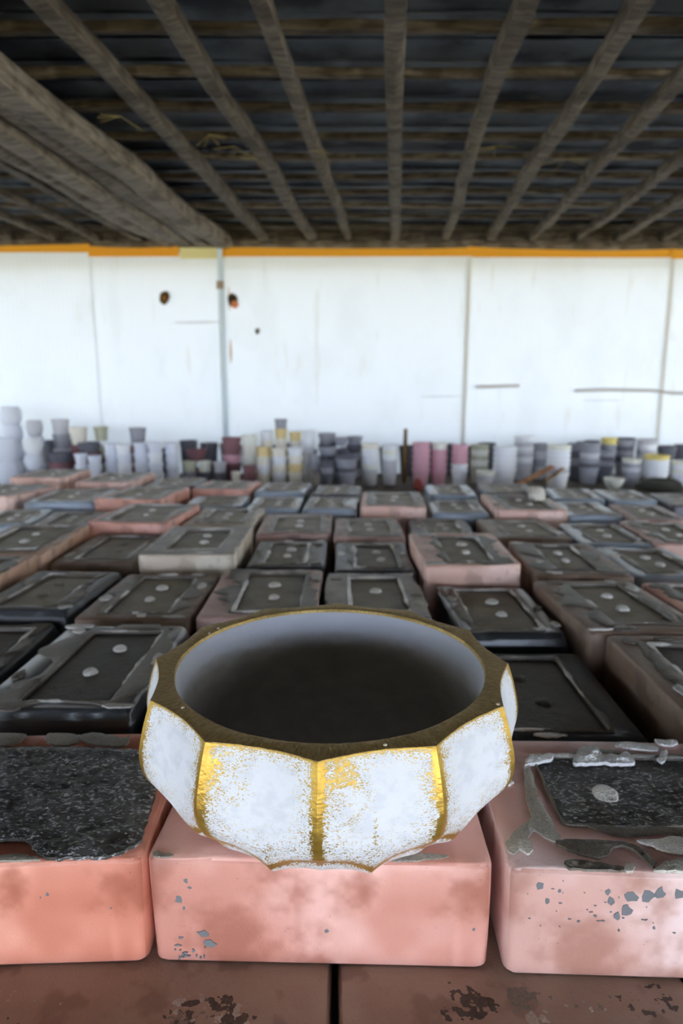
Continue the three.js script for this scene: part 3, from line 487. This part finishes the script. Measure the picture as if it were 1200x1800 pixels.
// the tier below: only the tops of its front molds show
function underMold(x, w, label, k) {
  const y = STEP, H = PLAT - STEP - 0.001, d = 0.225, o = thing('casting_mold', label, 'mold', [x, y, -0.473], R([1, -1, 1.5, 0][k]), 'molds of the lower tier under the front row'), sd = 700 + k;
  const RR = (inset, yy) => rect(w - 2 * inset, d - 2 * inset, 0.009, yy, 0, 0, 14, 5).map((p) => [p[0], p[1] - (yy > 0.05 ? 0.001 + 0.001 * noise3(p[0] * 30, p[2] * 30, sd) : 0), p[2]]);
  mesh('rubber_body', loft([RR(0.004, 0), RR(0.001, 0.005), RR(0, H * 0.5), RR(0, H - 0.006), RR(0.003, H - 0.001), RR(0.008, H), RR(0.04, H), RR(0.09, H)], { crease: 42 }), M.brown, o);
  const r = rng(60 + k);
  for (let q = 0; q < 6; q++) { const px = (r() - 0.5) * w * 0.75, pz = d * (0.1 + 0.25 * r()), poly = []; for (let j = 0; j < 10; j++) { const a = j / 10 * 6.283, f = 0.6 + 0.6 * r(); poly.push([clamp(px + Math.cos(a) * 0.04 * f, -w / 2 + 0.004, w / 2 - 0.004), clamp(pz + Math.sin(a) * 0.018 * f, -d / 2 + 0.004, d / 2 - 0.004)]); } mesh('cement_splash', blob(poly, H - 0.0028, 0.0016, 90 + q, { rings: 8 }), [M.spillDark, M.slabDark, M.spillGrey][q % 3], o); }
}
[[-0.462, 'grime-coated mold of the lower tier at the outer corner, under the crusty salmon front mold'], [-0.158, 'grime-coated mold of the lower tier showing below the gap left of the bare pink mold'], [0.146, 'grime-coated mold of the lower tier under the bare pink mold carrying the bowl'], [0.45, 'grime-coated mold of the lower tier under the plaster-lumped front mold']].forEach(([x, l], k) => underMold(x, 0.298, l, k));

// ---------------------------------------------------------------- the bowl
{
  const N = 12, o = thing('planter_bowl', 'white faceted bowl with gilded rim and ridges, standing on the bare pink mold', 'bowl', [-0.011, EYE - 0.3888, -0.586]);
  const HR = 0.128, RI = 0.149, PH0 = R(-2);
  const cat = (pts, t) => { const n = pts.length - 1, f = clamp(t) * n, i = Math.min(n - 1, Math.floor(f)), u = f - i, g = (k) => pts[clamp(k, 0, n)], a = g(i - 1), b = g(i), c = g(i + 1), d = g(i + 2); return [0, 1].map((j) => 0.5 * (2 * b[j] + (c[j] - a[j]) * u + (2 * a[j] - 5 * b[j] + 4 * c[j] - d[j]) * u * u + (3 * b[j] - a[j] - 3 * c[j] + d[j]) * u * u * u)); };
  const ridge = [[0.1745, HR], [0.182, 0.104], [0.1865, 0.078], [0.181, 0.055], [0.165, 0.037]], mid = [[0.1635, HR], [0.1715, 0.102], [0.1755, 0.075], [0.1715, 0.047], [0.1545, 0.0175]];
  const outer = (phi, v) => { // phi from a ridge, v 0 at the rim, 1 at the lower edge
    const per = 2 * Math.PI / N, q = ((phi / per) % 1 + 1) % 1, s = Math.abs(2 * q - 1), a = cat(mid, v), b = cat(ridge, v), w = Math.pow(s, 1.9), wy = 1 - Math.pow(1 - s, 1.7);
    return [a[0] + (b[0] - a[0]) * w, a[1] + (b[1] - a[1]) * (v < 0.999 ? wy * v + w * (1 - v) : wy)];
  };
  const nS = 26 * N, nV = 44, place = (phi, r, y) => [Math.sin(phi + PH0) * r, y, Math.cos(phi + PH0) * r];
  function grid(rows, uvs) { // rows of equal length running round the bowl, with a seam column
    const pos = [], uv = [], idx = [], n = nS + 1;
    rows.forEach((row, j) => row.forEach((p, i) => { pos.push(...p); uv.push(i / nS * 2, uvs[j]); }));
    for (let j = 0; j + 1 < rows.length; j++) for (let i = 0; i < nS; i++) { const a = j * n + i, b = a + 1, c = a + n, d = c + 1; idx.push(a, c, d, a, d, b); }
    let g = new THREE.BufferGeometry(); g.setAttribute('position', new THREE.Float32BufferAttribute(pos, 3)); g.setAttribute('uv', new THREE.Float32BufferAttribute(uv, 2)); g.setIndex(idx);
    return toCreasedNormals(g, R(34));
  }
  const ph = (i) => i / nS * 2 * Math.PI;
  // paint: gold rubbed on the ridges, the rim line and the lower edge, breaking up into flecks over the white
  const TW = 2048, TH = 512, gold = new Float32Array(TW * TH), isU = (v) => v;
  for (let j = 0; j < TH; j++) for (let i = 0; i < TW; i++) {
    const u = i / TW, v = (j + 0.5) / TH, p6 = u * 6, q = p6 - Math.floor(p6), pan = Math.floor(p6), s = Math.abs(2 * q - 1), dr = (1 - s) * 0.046;
    let g = 0; const n2 = fbm(u, v, 24, 3, 811, 8), fl = fbm(u, v, 540, 2, 801, 240), n = clamp((fl - 0.5) * 2.4 + 0.5 + 0.5 * (fbm(u, v, 60, 2, 821, 30) - 0.5));
    if (v < 0.8) { // wall, v 0 rim to 0.8 lower edge
      const t = v / 0.8, dt = t * 0.118, db = (1 - t) * 0.115, wr = 0.005 * (0.6 + 0.9 * n2);
      g = 1.2 * Math.exp(-Math.pow(dr / wr, 2)) + 1.1 * Math.exp(-dt / 0.0018) + 1.5 * Math.exp(-Math.pow(db / 0.0105, 2)) + 0.62 * Math.exp(-db / 0.021) + 0.42 * Math.exp(-dr / 0.0075) + 0.42 * Math.exp(-dt / 0.006) + 0.02;
      if (pan === 0 || pan === 5) g += 0.62 * Math.exp(-(((q - 0.18) / 0.2) ** 2)) * Math.exp(-(((t - 0.16) / 0.17) ** 2)) * (0.25 + 1.1 * step(0.42, 0.62, n2));
      if (pan === 0) g += 0.6 * Math.exp(-(((q - 0.46) / 0.016) ** 2)) * Math.exp(-(((t - 0.6) / 0.12) ** 2));
      g -= 0.1;
    } else { const t = (v - 0.8) / 0.2; g = 0.95 * Math.exp(-t / 0.06) + 0.1 * (1 - t); }
    gold[j * TW + i] = step(n - 0.06, n + 0.06, g);
  }
  const G = (u, v) => gold[Math.min(TH - 1, Math.floor(v * TH)) * TW + Math.min(TW - 1, Math.floor(u * TW))]; void isU;
  const goldC = [212, 176, 84], whiteC = [226, 229, 236];
  const bowlM = new THREE.MeshStandardMaterial({
    map: tex(TW, TH, (u, v) => { const g = G(u, v), n = fbm(u, v, 60, 3, 841, 20); return mix(mix(whiteC, [216, 220, 228], step(0.4, 0.8, n)), mix(goldC, [176, 138, 60], n), g); }, true),
    metalnessMap: tex(TW, TH, (u, v) => 0.75 * G(u, v), false), roughnessMap: tex(TW, TH, (u, v) => 0.72 - 0.32 * G(u, v), false), metalness: 1, roughness: 1,
    bumpMap: tex(TW, TH, (u, v) => 0.5 * fbm(u, v, 256, 2, 861, 90) + 0.25 * G(u, v), false), bumpScale: 0.0005,
  });
  const rows = [], uvs = [];
  for (let j = 0; j <= nV; j++) { const v = j / nV, row = []; for (let i = 0; i <= nS; i++) { const [r, y] = outer(ph(i), v); row.push(place(ph(i), r, y)); } rows.push(row); uvs.push(0.8 * v); }
  const low = rows[nV].map((p) => p), baseR = 0.122;
  for (let j = 1; j <= 8; j++) { const t = j / 8, row = low.map((p, i) => { const r0 = Math.hypot(p[0], p[2]), q = ph(i) + PH0; const r = r0 + (baseR - r0) * t, y = p[1] + (0 - p[1]) * Math.pow(t, 0.85) - 0.003 * Math.sin(Math.PI * t); return [Math.sin(q) * r, Math.max(0, y), Math.cos(q) * r]; }); rows.push(row); uvs.push(0.8 + 0.2 * t * 0.98); }
  mesh('outer_wall', grid(rows, uvs), bowlM, o);
  // rim: flat band from the scalloped edge to the round mouth
  const rimRows = [], rimUV = [];
  for (const [t, dy] of [[-0.004, -0.0016], [0.02, 0.0004], [0.3, 0.0008], [0.75, 0.0008], [0.95, 0.0003], [1.0, -0.0022]]) { rimRows.push(Array.from({ length: nS + 1 }, (_, i) => { const r0 = outer(ph(i), 0)[0]; return place(ph(i), r0 + (RI - r0) * t, HR + dy + 0.0003 * noise3(Math.sin(ph(i)) * 30, Math.cos(ph(i)) * 30, t * 4)); })); rimUV.push(t * 0.06 + 0.01); }
  rimRows.reverse(); rimUV.reverse();
  const pits = tex(2048, 64, (u, v) => 0.6 + 0.2 * (fbm(u, v, 400, 2, 881, 12) - 0.5) - 0.6 * step(0.88, 0.97, tile2(u * 420, v * 13, 420, 13, 5)), false, 1, 8);
  mesh('gilded_rim', grid(rimRows.map((r) => r).reverse(), rimUV.reverse()).applyMatrix4(new THREE.Matrix4()), new THREE.MeshStandardMaterial({ color: '#bb9f62', metalness: 0.7, roughness: 0.45, bumpMap: pits, bumpScale: 0.0008, map: tex(1024, 64, (u, v) => mix([255, 255, 255], [215, 208, 196], step(0.4, 0.75, fbm(u, v, 500, 3, 893, 12))), true, 1, 8), side: THREE.DoubleSide }), o);
  // inside: white over the upper band, raw cement below
  const inM = new THREE.MeshStandardMaterial({ roughness: 0.85, map: tex(512, 512, (u, v) => { const n = fbm(u, v, 20, 4, 905), k = step(0.2, 0.36, v + 0.05 * (n - 0.5)); const c = mix([206, 208, 216], mix([172, 166, 156], [150, 146, 138], n), k); return v < 0.012 ? mix(c, [222, 178, 70], 0.8) : c; }, true), bumpMap: T.grainBump, bumpScale: 0.0006 });
  const inRows = [], inUV = [], ip = [[RI, HR - 0.0022], [RI - 0.002, HR - 0.012], [RI - 0.003, HR - 0.03], [RI - 0.006, HR - 0.055], [RI - 0.012, HR - 0.08], [RI - 0.028, HR - 0.1], [0.09, HR - 0.109], [0.03, HR - 0.11], [0.0005, HR - 0.11]];
  for (let j = 0; j <= 40; j++) { const t = j / 40, [r, y] = cat(ip, t); inRows.push(Array.from({ length: nS + 1 }, (_, i) => place(ph(i), Math.max(0.0004, r), y))); inUV.push(t); }
  mesh('inner_wall', grid(inRows.reverse(), inUV.reverse()), Object.assign(inM, { side: THREE.DoubleSide }), o);
  const bm = std('#c9c0b0', 0.6);
  for (const [a, t] of [[16, 0.35], [58, 0.2], [-52, 0.6], [-118, 0.85], [-124, 0.8]]) { const g = new THREE.SphereGeometry(0.0016, 10, 8).scale(1, 0.6, 1), q = R(a), r0 = outer(q - PH0, 0)[0]; g.translate(Math.sin(q) * (r0 + (RI - r0) * t), HR + 0.0009, Math.cos(q) * (r0 + (RI - r0) * t)); mesh('paint_bead', g, bm, o); }
}

// ---------------------------------------------------------------- pots stacked behind
const potColour = { white: '#f4f5f8', cool: '#eaedf6', cream: '#f6efe0', ochre: '#eed69a', grey: '#a3a3ab', dark: '#6e6e76', pink: '#dfaab6', maroon: '#8f6468', green: '#c8c8ae', lightgrey: '#cfced2', yellow: '#f0dc86', pale: '#f2f1e4' };
const potMat = {}; for (const k in potColour) potMat[k] = std(potColour[k], 0.75);
const potGeo = {};
function cup(kind) { // unit pot: mouth radius 1, height 1; the wall is real and open at the top
  if (potGeo[kind]) return potGeo[kind];
  const P = { cup: [[0.001, 0], [0.72, 0], [0.76, 0.02], [0.84, 0.4], [0.93, 0.82], [0.99, 0.84], [1, 0.88], [1, 0.98], [0.98, 1], [0.93, 0.99], [0.9, 0.8], [0.8, 0.3], [0.73, 0.06], [0.001, 0.05]],
    bowl: [[0.001, 0], [0.45, 0], [0.5, 0.03], [0.72, 0.28], [0.9, 0.62], [0.98, 0.9], [1, 0.96], [0.99, 1], [0.95, 1], [0.92, 0.9], [0.84, 0.62], [0.66, 0.3], [0.45, 0.1], [0.001, 0.08]],
    round: [[0.001, 0], [0.6, 0], [0.7, 0.05], [0.93, 0.3], [1, 0.55], [0.95, 0.8], [0.86, 0.95], [0.84, 1], [0.78, 1], [0.8, 0.9], [0.9, 0.6], [0.86, 0.3], [0.6, 0.08], [0.001, 0.07]] }[kind];
  return potGeo[kind] = new THREE.LatheGeometry(P.map(([a, b]) => new THREE.Vector2(a, b)), 28);
}
const ordinal = ['topmost', 'second', 'third', 'fourth', 'fifth', 'sixth', 'seventh', 'eighth'];
// x, z, width, top height, pots, kind, colours from the bottom up (cycled), what the stack is and where
const stacks = [
  [-1.98, -3.73, 0.135, 0.987, 2, 'round', ['cool'], 'big pale round pot', 'front stack at the picture edge'],
  [-1.83, -3.75, 0.108, 0.985, 3, 'round', ['dark', 'cool', 'white'], 'pale round pot', 'stack beside the maroon heap'],
  [-2.1, -4.05, 0.131, 1.165, 4, 'round', ['cool'], 'bright pale round pot', 'tallest stack at the picture edge'],
  [-1.93, -4.0, 0.1, 1.08, 4, 'round', ['cool', 'lightgrey'], 'small greyish round pot', 'tall stack behind the maroon heap'],
  [-1.79, -4.06, 0.11, 1.085, 4, 'cup', ['grey', 'lightgrey'], 'dull grey pot', 'tall stack behind the maroon heap'],
  [-1.69, -3.79, 0.137, 0.9, 3, 'bowl', ['dark', 'maroon'], 'maroon bowl', 'left part of the maroon heap'],
  [-1.54, -3.86, 0.135, 0.95, 4, 'bowl', ['dark', 'maroon', 'maroon'], 'maroon bowl', 'right part of the maroon heap'],
  [-1.68, -4.05, 0.115, 1.035, 3, 'cup', ['maroon', 'maroon', 'cream'], 'cup', 'stack behind the maroon heap'],
  [-1.56, -4.12, 0.095, 1.035, 3, 'cup', ['green'], 'greenish cup', 'stack behind the maroon heap'],
  [-1.31, -4.08, 0.109, 1.03, 3, 'cup', ['maroon', 'maroon', 'grey'], 'cup', 'stack behind the white cup heap'],
  [-1.53, -3.7, 0.074, 0.9, 3, 'cup', ['cool'], 'small white cup', 'outer stack of the white cup heap'],
  [-1.45, -3.7, 0.08, 0.888, 3, 'cup', ['cool'], 'small white cup', 'second stack of the white cup heap'],
  [-1.37, -3.77, 0.092, 0.955, 4, 'cup', ['cool'], 'white cup', 'third stack of the white cup heap'],
  [-1.275, -3.7, 0.087, 0.955, 4, 'cup', ['cool', 'white'], 'white cup', 'fourth stack of the white cup heap'],
  [-1.185, -3.73, 0.088, 0.96, 4, 'cup', ['cool'], 'white cup', 'middle stack of the white cup heap'],
  [-1.095, -3.71, 0.088, 0.967, 4, 'cup', ['white', 'cool'], 'white cup', 'last but one stack of the white cup heap'],
  [-1.01, -3.76, 0.08, 0.96, 5, 'cup', ['cool'], 'white cup', 'end stack of the white cup heap'],
  [-0.92, -4.0, 0.13, 0.9, 2, 'bowl', ['maroon', 'maroon'], 'low maroon bowl', 'stack behind the green cups'],
  [-0.925, -3.82, 0.085, 0.842, 2, 'cup', ['grey', 'green'], 'greenish cup', 'first stack of the short green row'],
  [-0.83, -3.82, 0.084, 0.842, 2, 'cup', ['dark', 'pale'], 'pale green cup', 'second stack of the short green row'],
  [-0.735, -3.8, 0.082, 0.84, 2, 'cup', ['dark', 'lightgrey'], 'grey cup', 'third stack of the short green row'],
  [-0.69, -3.98, 0.121, 0.975, 4, 'cup', ['maroon', 'pink', 'maroon', 'maroon'], 'dusky pink pot', 'stack beside the pipe post'],
  [-0.545, -3.72, 0.081, 0.825, 2, 'cup', ['maroon'], 'maroon cup', 'short stack below the cream pots'],
  [-0.61, -3.62, 0.05, 0.803, 1, 'cup', ['cream'], 'small cream cup', 'single pot beside the maroon cups'],
  [-0.575, -3.97, 0.106, 0.99, 4, 'cup', ['cream', 'pale'], 'wide cream pot', 'wide outer stack of the cream group'],
  [-0.48, -4.08, 0.084, 1.01, 5, 'cup', ['cream', 'white', 'ochre'], 'cream cup', 'first back stack of the cream group'],
  [-0.39, -4.1, 0.084, 1.085, 6, 'cup', ['cream', 'white', 'ochre', 'cream', 'ochre', 'grey'], 'cup', 'grey-topped tallest back stack of the cream group'],
  [-0.3, -4.12, 0.082, 1.0, 5, 'cup', ['ochre', 'cream'], 'ochre cup', 'third back stack of the cream group'],
  [-0.21, -4.03, 0.086, 1.015, 5, 'cup', ['white'], 'white cup', 'end back stack of the cream group'],
  [-0.465, -3.74, 0.081, 0.935, 4, 'cup', ['cream', 'white', 'cream', 'ochre'], 'cream cup', 'first front stack of the cream group'],
  [-0.37, -3.74, 0.088, 0.93, 4, 'cup', ['white', 'cream'], 'white cup', 'middle front stack of the cream group'],
  [-0.275, -3.74, 0.093, 0.933, 4, 'cup', ['cream', 'ochre', 'cream', 'white'], 'cream cup', 'last front stack of the cream group'],
  [-0.165, -3.76, 0.075, 0.885, 3, 'cup', ['grey'], 'grey cup', 'narrow stack beside the cream group'],
  [-0.095, -4.14, 0.12, 0.99, 4, 'bowl', ['dark', 'grey'], 'dark bowl', 'back stack of the dark bowl group'],
  [0.0, -3.99, 0.09, 0.975, 4, 'bowl', ['dark', 'grey'], 'dark bowl', 'middle stack of the dark bowl group'],
  [-0.085, -3.9, 0.12, 0.92, 4, 'bowl', ['dark', 'dark', 'dark', 'grey'], 'dark rounded bowl', 'stack in the middle of the dark bowl group'],
  [-0.085, -3.73, 0.085, 0.852, 3, 'cup', ['dark', 'grey'], 'dark cup', 'short front stack of the dark bowl group'],
  [0.085, -4.13, 0.11, 0.972, 5, 'bowl', ['grey', 'dark'], 'grey bowl', 'end back stack of the dark bowl group'],
  [0.025, -3.76, 0.135, 0.888, 5, 'cup', ['grey', 'dark', 'grey'], 'grey pot', 'wide front stack of the dark bowl group'],
  [0.172, -3.8, 0.103, 0.95, 6, 'cup', ['lightgrey', 'pale', 'white', 'white', 'white', 'cream'], 'white pot', 'stack between the dark bowls and the wooden stick'],
  [0.29, -3.8, 0.094, 0.946, 6, 'cup', ['lightgrey', 'lightgrey', 'lightgrey', 'white', 'pale', 'white'], 'white pot', 'stack beside the wooden stick'],
  [0.48, -3.8, 0.109, 0.957, 5, 'cup', ['pink'], 'pink pot', 'pink stack nearest the wooden stick'],
  [0.593, -3.82, 0.097, 0.955, 5, 'cup', ['pink', 'pink', 'pink', 'pink', 'pale'], 'pink pot', 'middle pink stack with a white cup on top'],
  [0.71, -3.78, 0.1, 0.945, 5, 'cup', ['white', 'white', 'pink', 'pink', 'pink'], 'pot', 'pink stack standing on white cups'],
  [0.86, -3.93, 0.112, 0.935, 5, 'cup', ['green', 'pale'], 'pale green pot', 'stack behind the low white bowl'],
  [0.84, -3.66, 0.112, 0.803, 2, 'cup', ['lightgrey', 'pale'], 'low pale pot', 'short stack before the pale green stack'],
  [0.975, -3.76, 0.14, 0.937, 5, 'cup', ['white'], 'wide white pot', 'wide stack behind the leaning board'],
  [1.17, -4.05, 0.127, 0.978, 6, 'cup', ['lightgrey', 'white'], 'white pot', 'taller stack behind the board'],
  [1.285, -4.08, 0.086, 0.93, 4, 'cup', ['lightgrey', 'grey'], 'grey cup', 'narrow stack behind the tall plain white stack'],
  [1.265, -3.68, 0.138, 0.953, 7, 'cup', ['white', 'lightgrey', 'white', 'white', 'white', 'white', 'pale'], 'white pot', 'tall plain white stack'],
  [1.5, -4.05, 0.1, 0.933, 4, 'cup', ['dark', 'grey'], 'dark grey pot', 'back stack beside the tall plain white stack'],
  [1.515, -3.85, 0.118, 0.95, 6, 'cup', ['grey', 'dark', 'grey', 'lightgrey', 'grey', 'grey'], 'grey pot', 'first front stack of the mixed grey group'],
  [1.63, -4.12, 0.1, 0.945, 5, 'cup', ['dark', 'grey'], 'grey pot', 'middle back stack of the mixed grey group'],
  [1.745, -4.13, 0.1, 0.962, 5, 'cup', ['grey', 'dark', 'grey', 'grey', 'yellow'], 'pot', 'yellow-topped stack of the mixed grey group'],
  [1.86, -4.15, 0.112, 0.945, 5, 'cup', ['grey', 'dark'], 'grey pot', 'end back stack of the mixed grey group'],
  [1.655, -3.96, 0.107, 0.89, 4, 'cup', ['dark', 'grey'], 'grey pot', 'middle stack of the mixed grey group'],
  [1.735, -3.76, 0.115, 0.864, 4, 'cup', ['grey', 'lightgrey', 'grey', 'pale'], 'grey pot', 'second front stack of the mixed grey group'],
  [1.58, -3.63, 0.117, 0.765, 1, 'bowl', ['pale'], 'low pale bowl', 'single bowl before the mixed grey group'],
  [1.99, -4.12, 0.125, 0.955, 5, 'cup', ['lightgrey', 'white'], 'pale grey pot', 'back stack behind the cream-topped stack'],
  [1.87, -3.74, 0.145, 0.888, 5, 'cup', ['white', 'white', 'white', 'white', 'yellow'], 'wide white pot', 'cream-topped wide stack'],
  [2.03, -3.75, 0.115, 0.852, 4, 'cup', ['white', 'pale'], 'white pot', 'last stack at the picture edge'],
];
{ // a rear row of dark pots against the sheets, seen only in the gaps
  const r = rng(77); for (let x = -2.25; x < 2.35; x += 0.135) stacks.push([x, -4.28 - 0.05 * r(), 0.12, 0.86 + 0.09 * r(), 1, 'cup', r() < 0.6 ? ['dark'] : ['grey'], 'dark pot', 'rear row against the white sheets']);
}
for (let it = 0; it < 60; it++) for (let i = 0; i < stacks.length; i++) for (let j = 0; j < i; j++) { // no two stacks share room
  const A = stacks[i], B = stacks[j], dx = A[0] - B[0], dz = (A[1] - B[1]) || 1e-3, d = Math.hypot(dx, dz), o = (A[2] + B[2]) / 2 + 0.004 - d;
  if (o > 0) { const kx = 0.5 * dx / d, kz = dz / d, q = Math.hypot(kx, kz); A[0] += kx / q * o * 0.5; B[0] -= kx / q * o * 0.5; A[1] = clamp(A[1] + kz / q * o * 0.5, -4.38, -3.58); B[1] = clamp(B[1] - kz / q * o * 0.5, -4.38, -3.58); }
}
const taken = new Set();
function rearLabel(x, col) { // named by the stack it peeps out behind
  const best = stacks.filter((q) => !q[8].startsWith('rear row') && !taken.has(q[8])).sort((a, b) => Math.abs(a[0] / a[1] + x / 4.3) - Math.abs(b[0] / b[1] + x / 4.3))[0]; taken.add(best[8]);
  return `${col === 'dark' ? 'dark' : 'grey'} rear-row pot behind the ${best[8]}`;
}
stacks.forEach(([x, z, w, top, n, kind, cols, what, where], si) => {
  const r = rng(3000 + si), span = top - PLINTH, rad = w / 2, hIdeal = { cup: w * 0.95, bowl: w * 0.6, round: w * 0.85 }[kind], h = n === 1 ? span : kind === 'round' ? span / (1 + 0.96 * (n - 1)) : Math.min(hIdeal, span / (1 + 0.29 * (n - 1))), pitch = n === 1 ? 0 : (span - h) / (n - 1);
  const proto = new Map();
  for (let k = 0; k < n; k++) {
    const col = cols[Math.min(k, 99) % cols.length], key = col, s = 1 - 0.008 * r(); let o;
    if (!proto.has(key)) { o = new THREE.Mesh(cup(kind), potMat[col]); o.castShadow = o.receiveShadow = true; proto.set(key, o); } else o = proto.get(key).clone();
    o.name = numbered(kind === 'cup' ? 'flower_pot' : kind === 'bowl' ? 'shallow_bowl' : 'round_pot'); scene.add(o);
    o.scale.set(rad * s, h, rad * s); o.position.set(x + 0.0005 * (r() - 0.5), PLINTH + k * pitch, z + 0.0005 * (r() - 0.5)); o.rotation.y = r() * 6;
    const fromTop = n - 1 - k;
    o.userData = { label: where.startsWith('rear row') ? rearLabel(x, cols[0]) : n === 1 ? `${what}, ${where}` : `${what}, ${fromTop ? ordinal[fromTop] : 'topmost'} ${fromTop ? 'down ' : ''}in the ${where}`, category: kind === 'cup' ? 'pot' : kind === 'bowl' ? 'bowl' : 'pot', group: `pots of the ${where}` };
  }
});

// loose things among the stacks
upright('wooden_stick', 'weathered brown wooden stick standing upright between white and pink pot stacks', 'stick', 0.385, PLINTH, 1.035, -3.86, 0.011, std('#8a6a35', 0.85, { map: T.wood }));
{
  const o = thing('leaning_board', 'orange-brown wooden board leaning across the wide white pot stack', 'board', [0.97, PLINTH, -3.6]);
  mesh('plank', pole([0, 0.012, 0.02], [0.24, 0.135, 0], 0.06, 0.018, 33, 14, 0.06), std('#eab48c', 0.8, { map: T.wood }), o);
  mesh('split_end', pole([0.2, 0.05, 0.03], [0.3, 0.125, 0.01], 0.03, 0.014, 37, 8, 0.15), std('#dcc09c', 0.85, { map: T.wood }), o);
}
function chunk(name, label, cat, pos, size, col, seed) {
  const o = thing(name, label, cat, pos, seed), g = mergeVertices(new THREE.IcosahedronGeometry(1, 5).deleteAttribute('normal').deleteAttribute('uv')), p = g.attributes.position, v = new THREE.Vector3();
  for (let i = 0; i < p.count; i++) { v.fromBufferAttribute(p, i); const f = 1 + 0.25 * noise3(v.x * 1.6, v.y * 1.6, v.z * 1.6 + seed) + 0.08 * noise3(v.x * 5, v.y * 5, v.z * 5 + seed); p.setXYZ(i, v.x * f * size[0], Math.max(-0.62, v.y * f) * size[1] + size[1] * 0.62, v.z * f * size[2]); }
  mesh('lump', toCreasedNormals(g, R(30)), std(col, 0.9, { bumpMap: T.grainBump, bumpScale: 0.002 }), o);
}
chunk('plaster_chunk', 'broken white plaster chunk lying on the rubble-topped pink mold', 'plaster', [0.675, EYE - 0.365 + 0.003, -2.16], [0.03, 0.026, 0.04], '#dad4c6', 3);
chunk('plaster_chunk', 'small brown crumb pile piece beside the white plaster chunk', 'plaster', [0.62, EYE - 0.365 + 0.003, -2.2], [0.035, 0.012, 0.03], '#8d827a', 8);
chunk('rubble_lump', 'grey-brown rubble lump at the foot of the dark bowls', 'rubble', [-0.16, PLINTH, -3.58], [0.06, 0.075, 0.04], '#8b8580', 5);
chunk('rubble_lump', 'dark mossy rubble lump below the cream-topped stack', 'rubble', [1.82, PLINTH, -3.55], [0.12, 0.045, 0.05], '#4c4a42', 6);
chunk('cap', 'small red cap lying in front of the pink stack nearest the stick', 'cap', [0.44, PLINTH, -3.58], [0.025, 0.04, 0.025], '#b0564e', 7);

renderer.render(scene, camera);
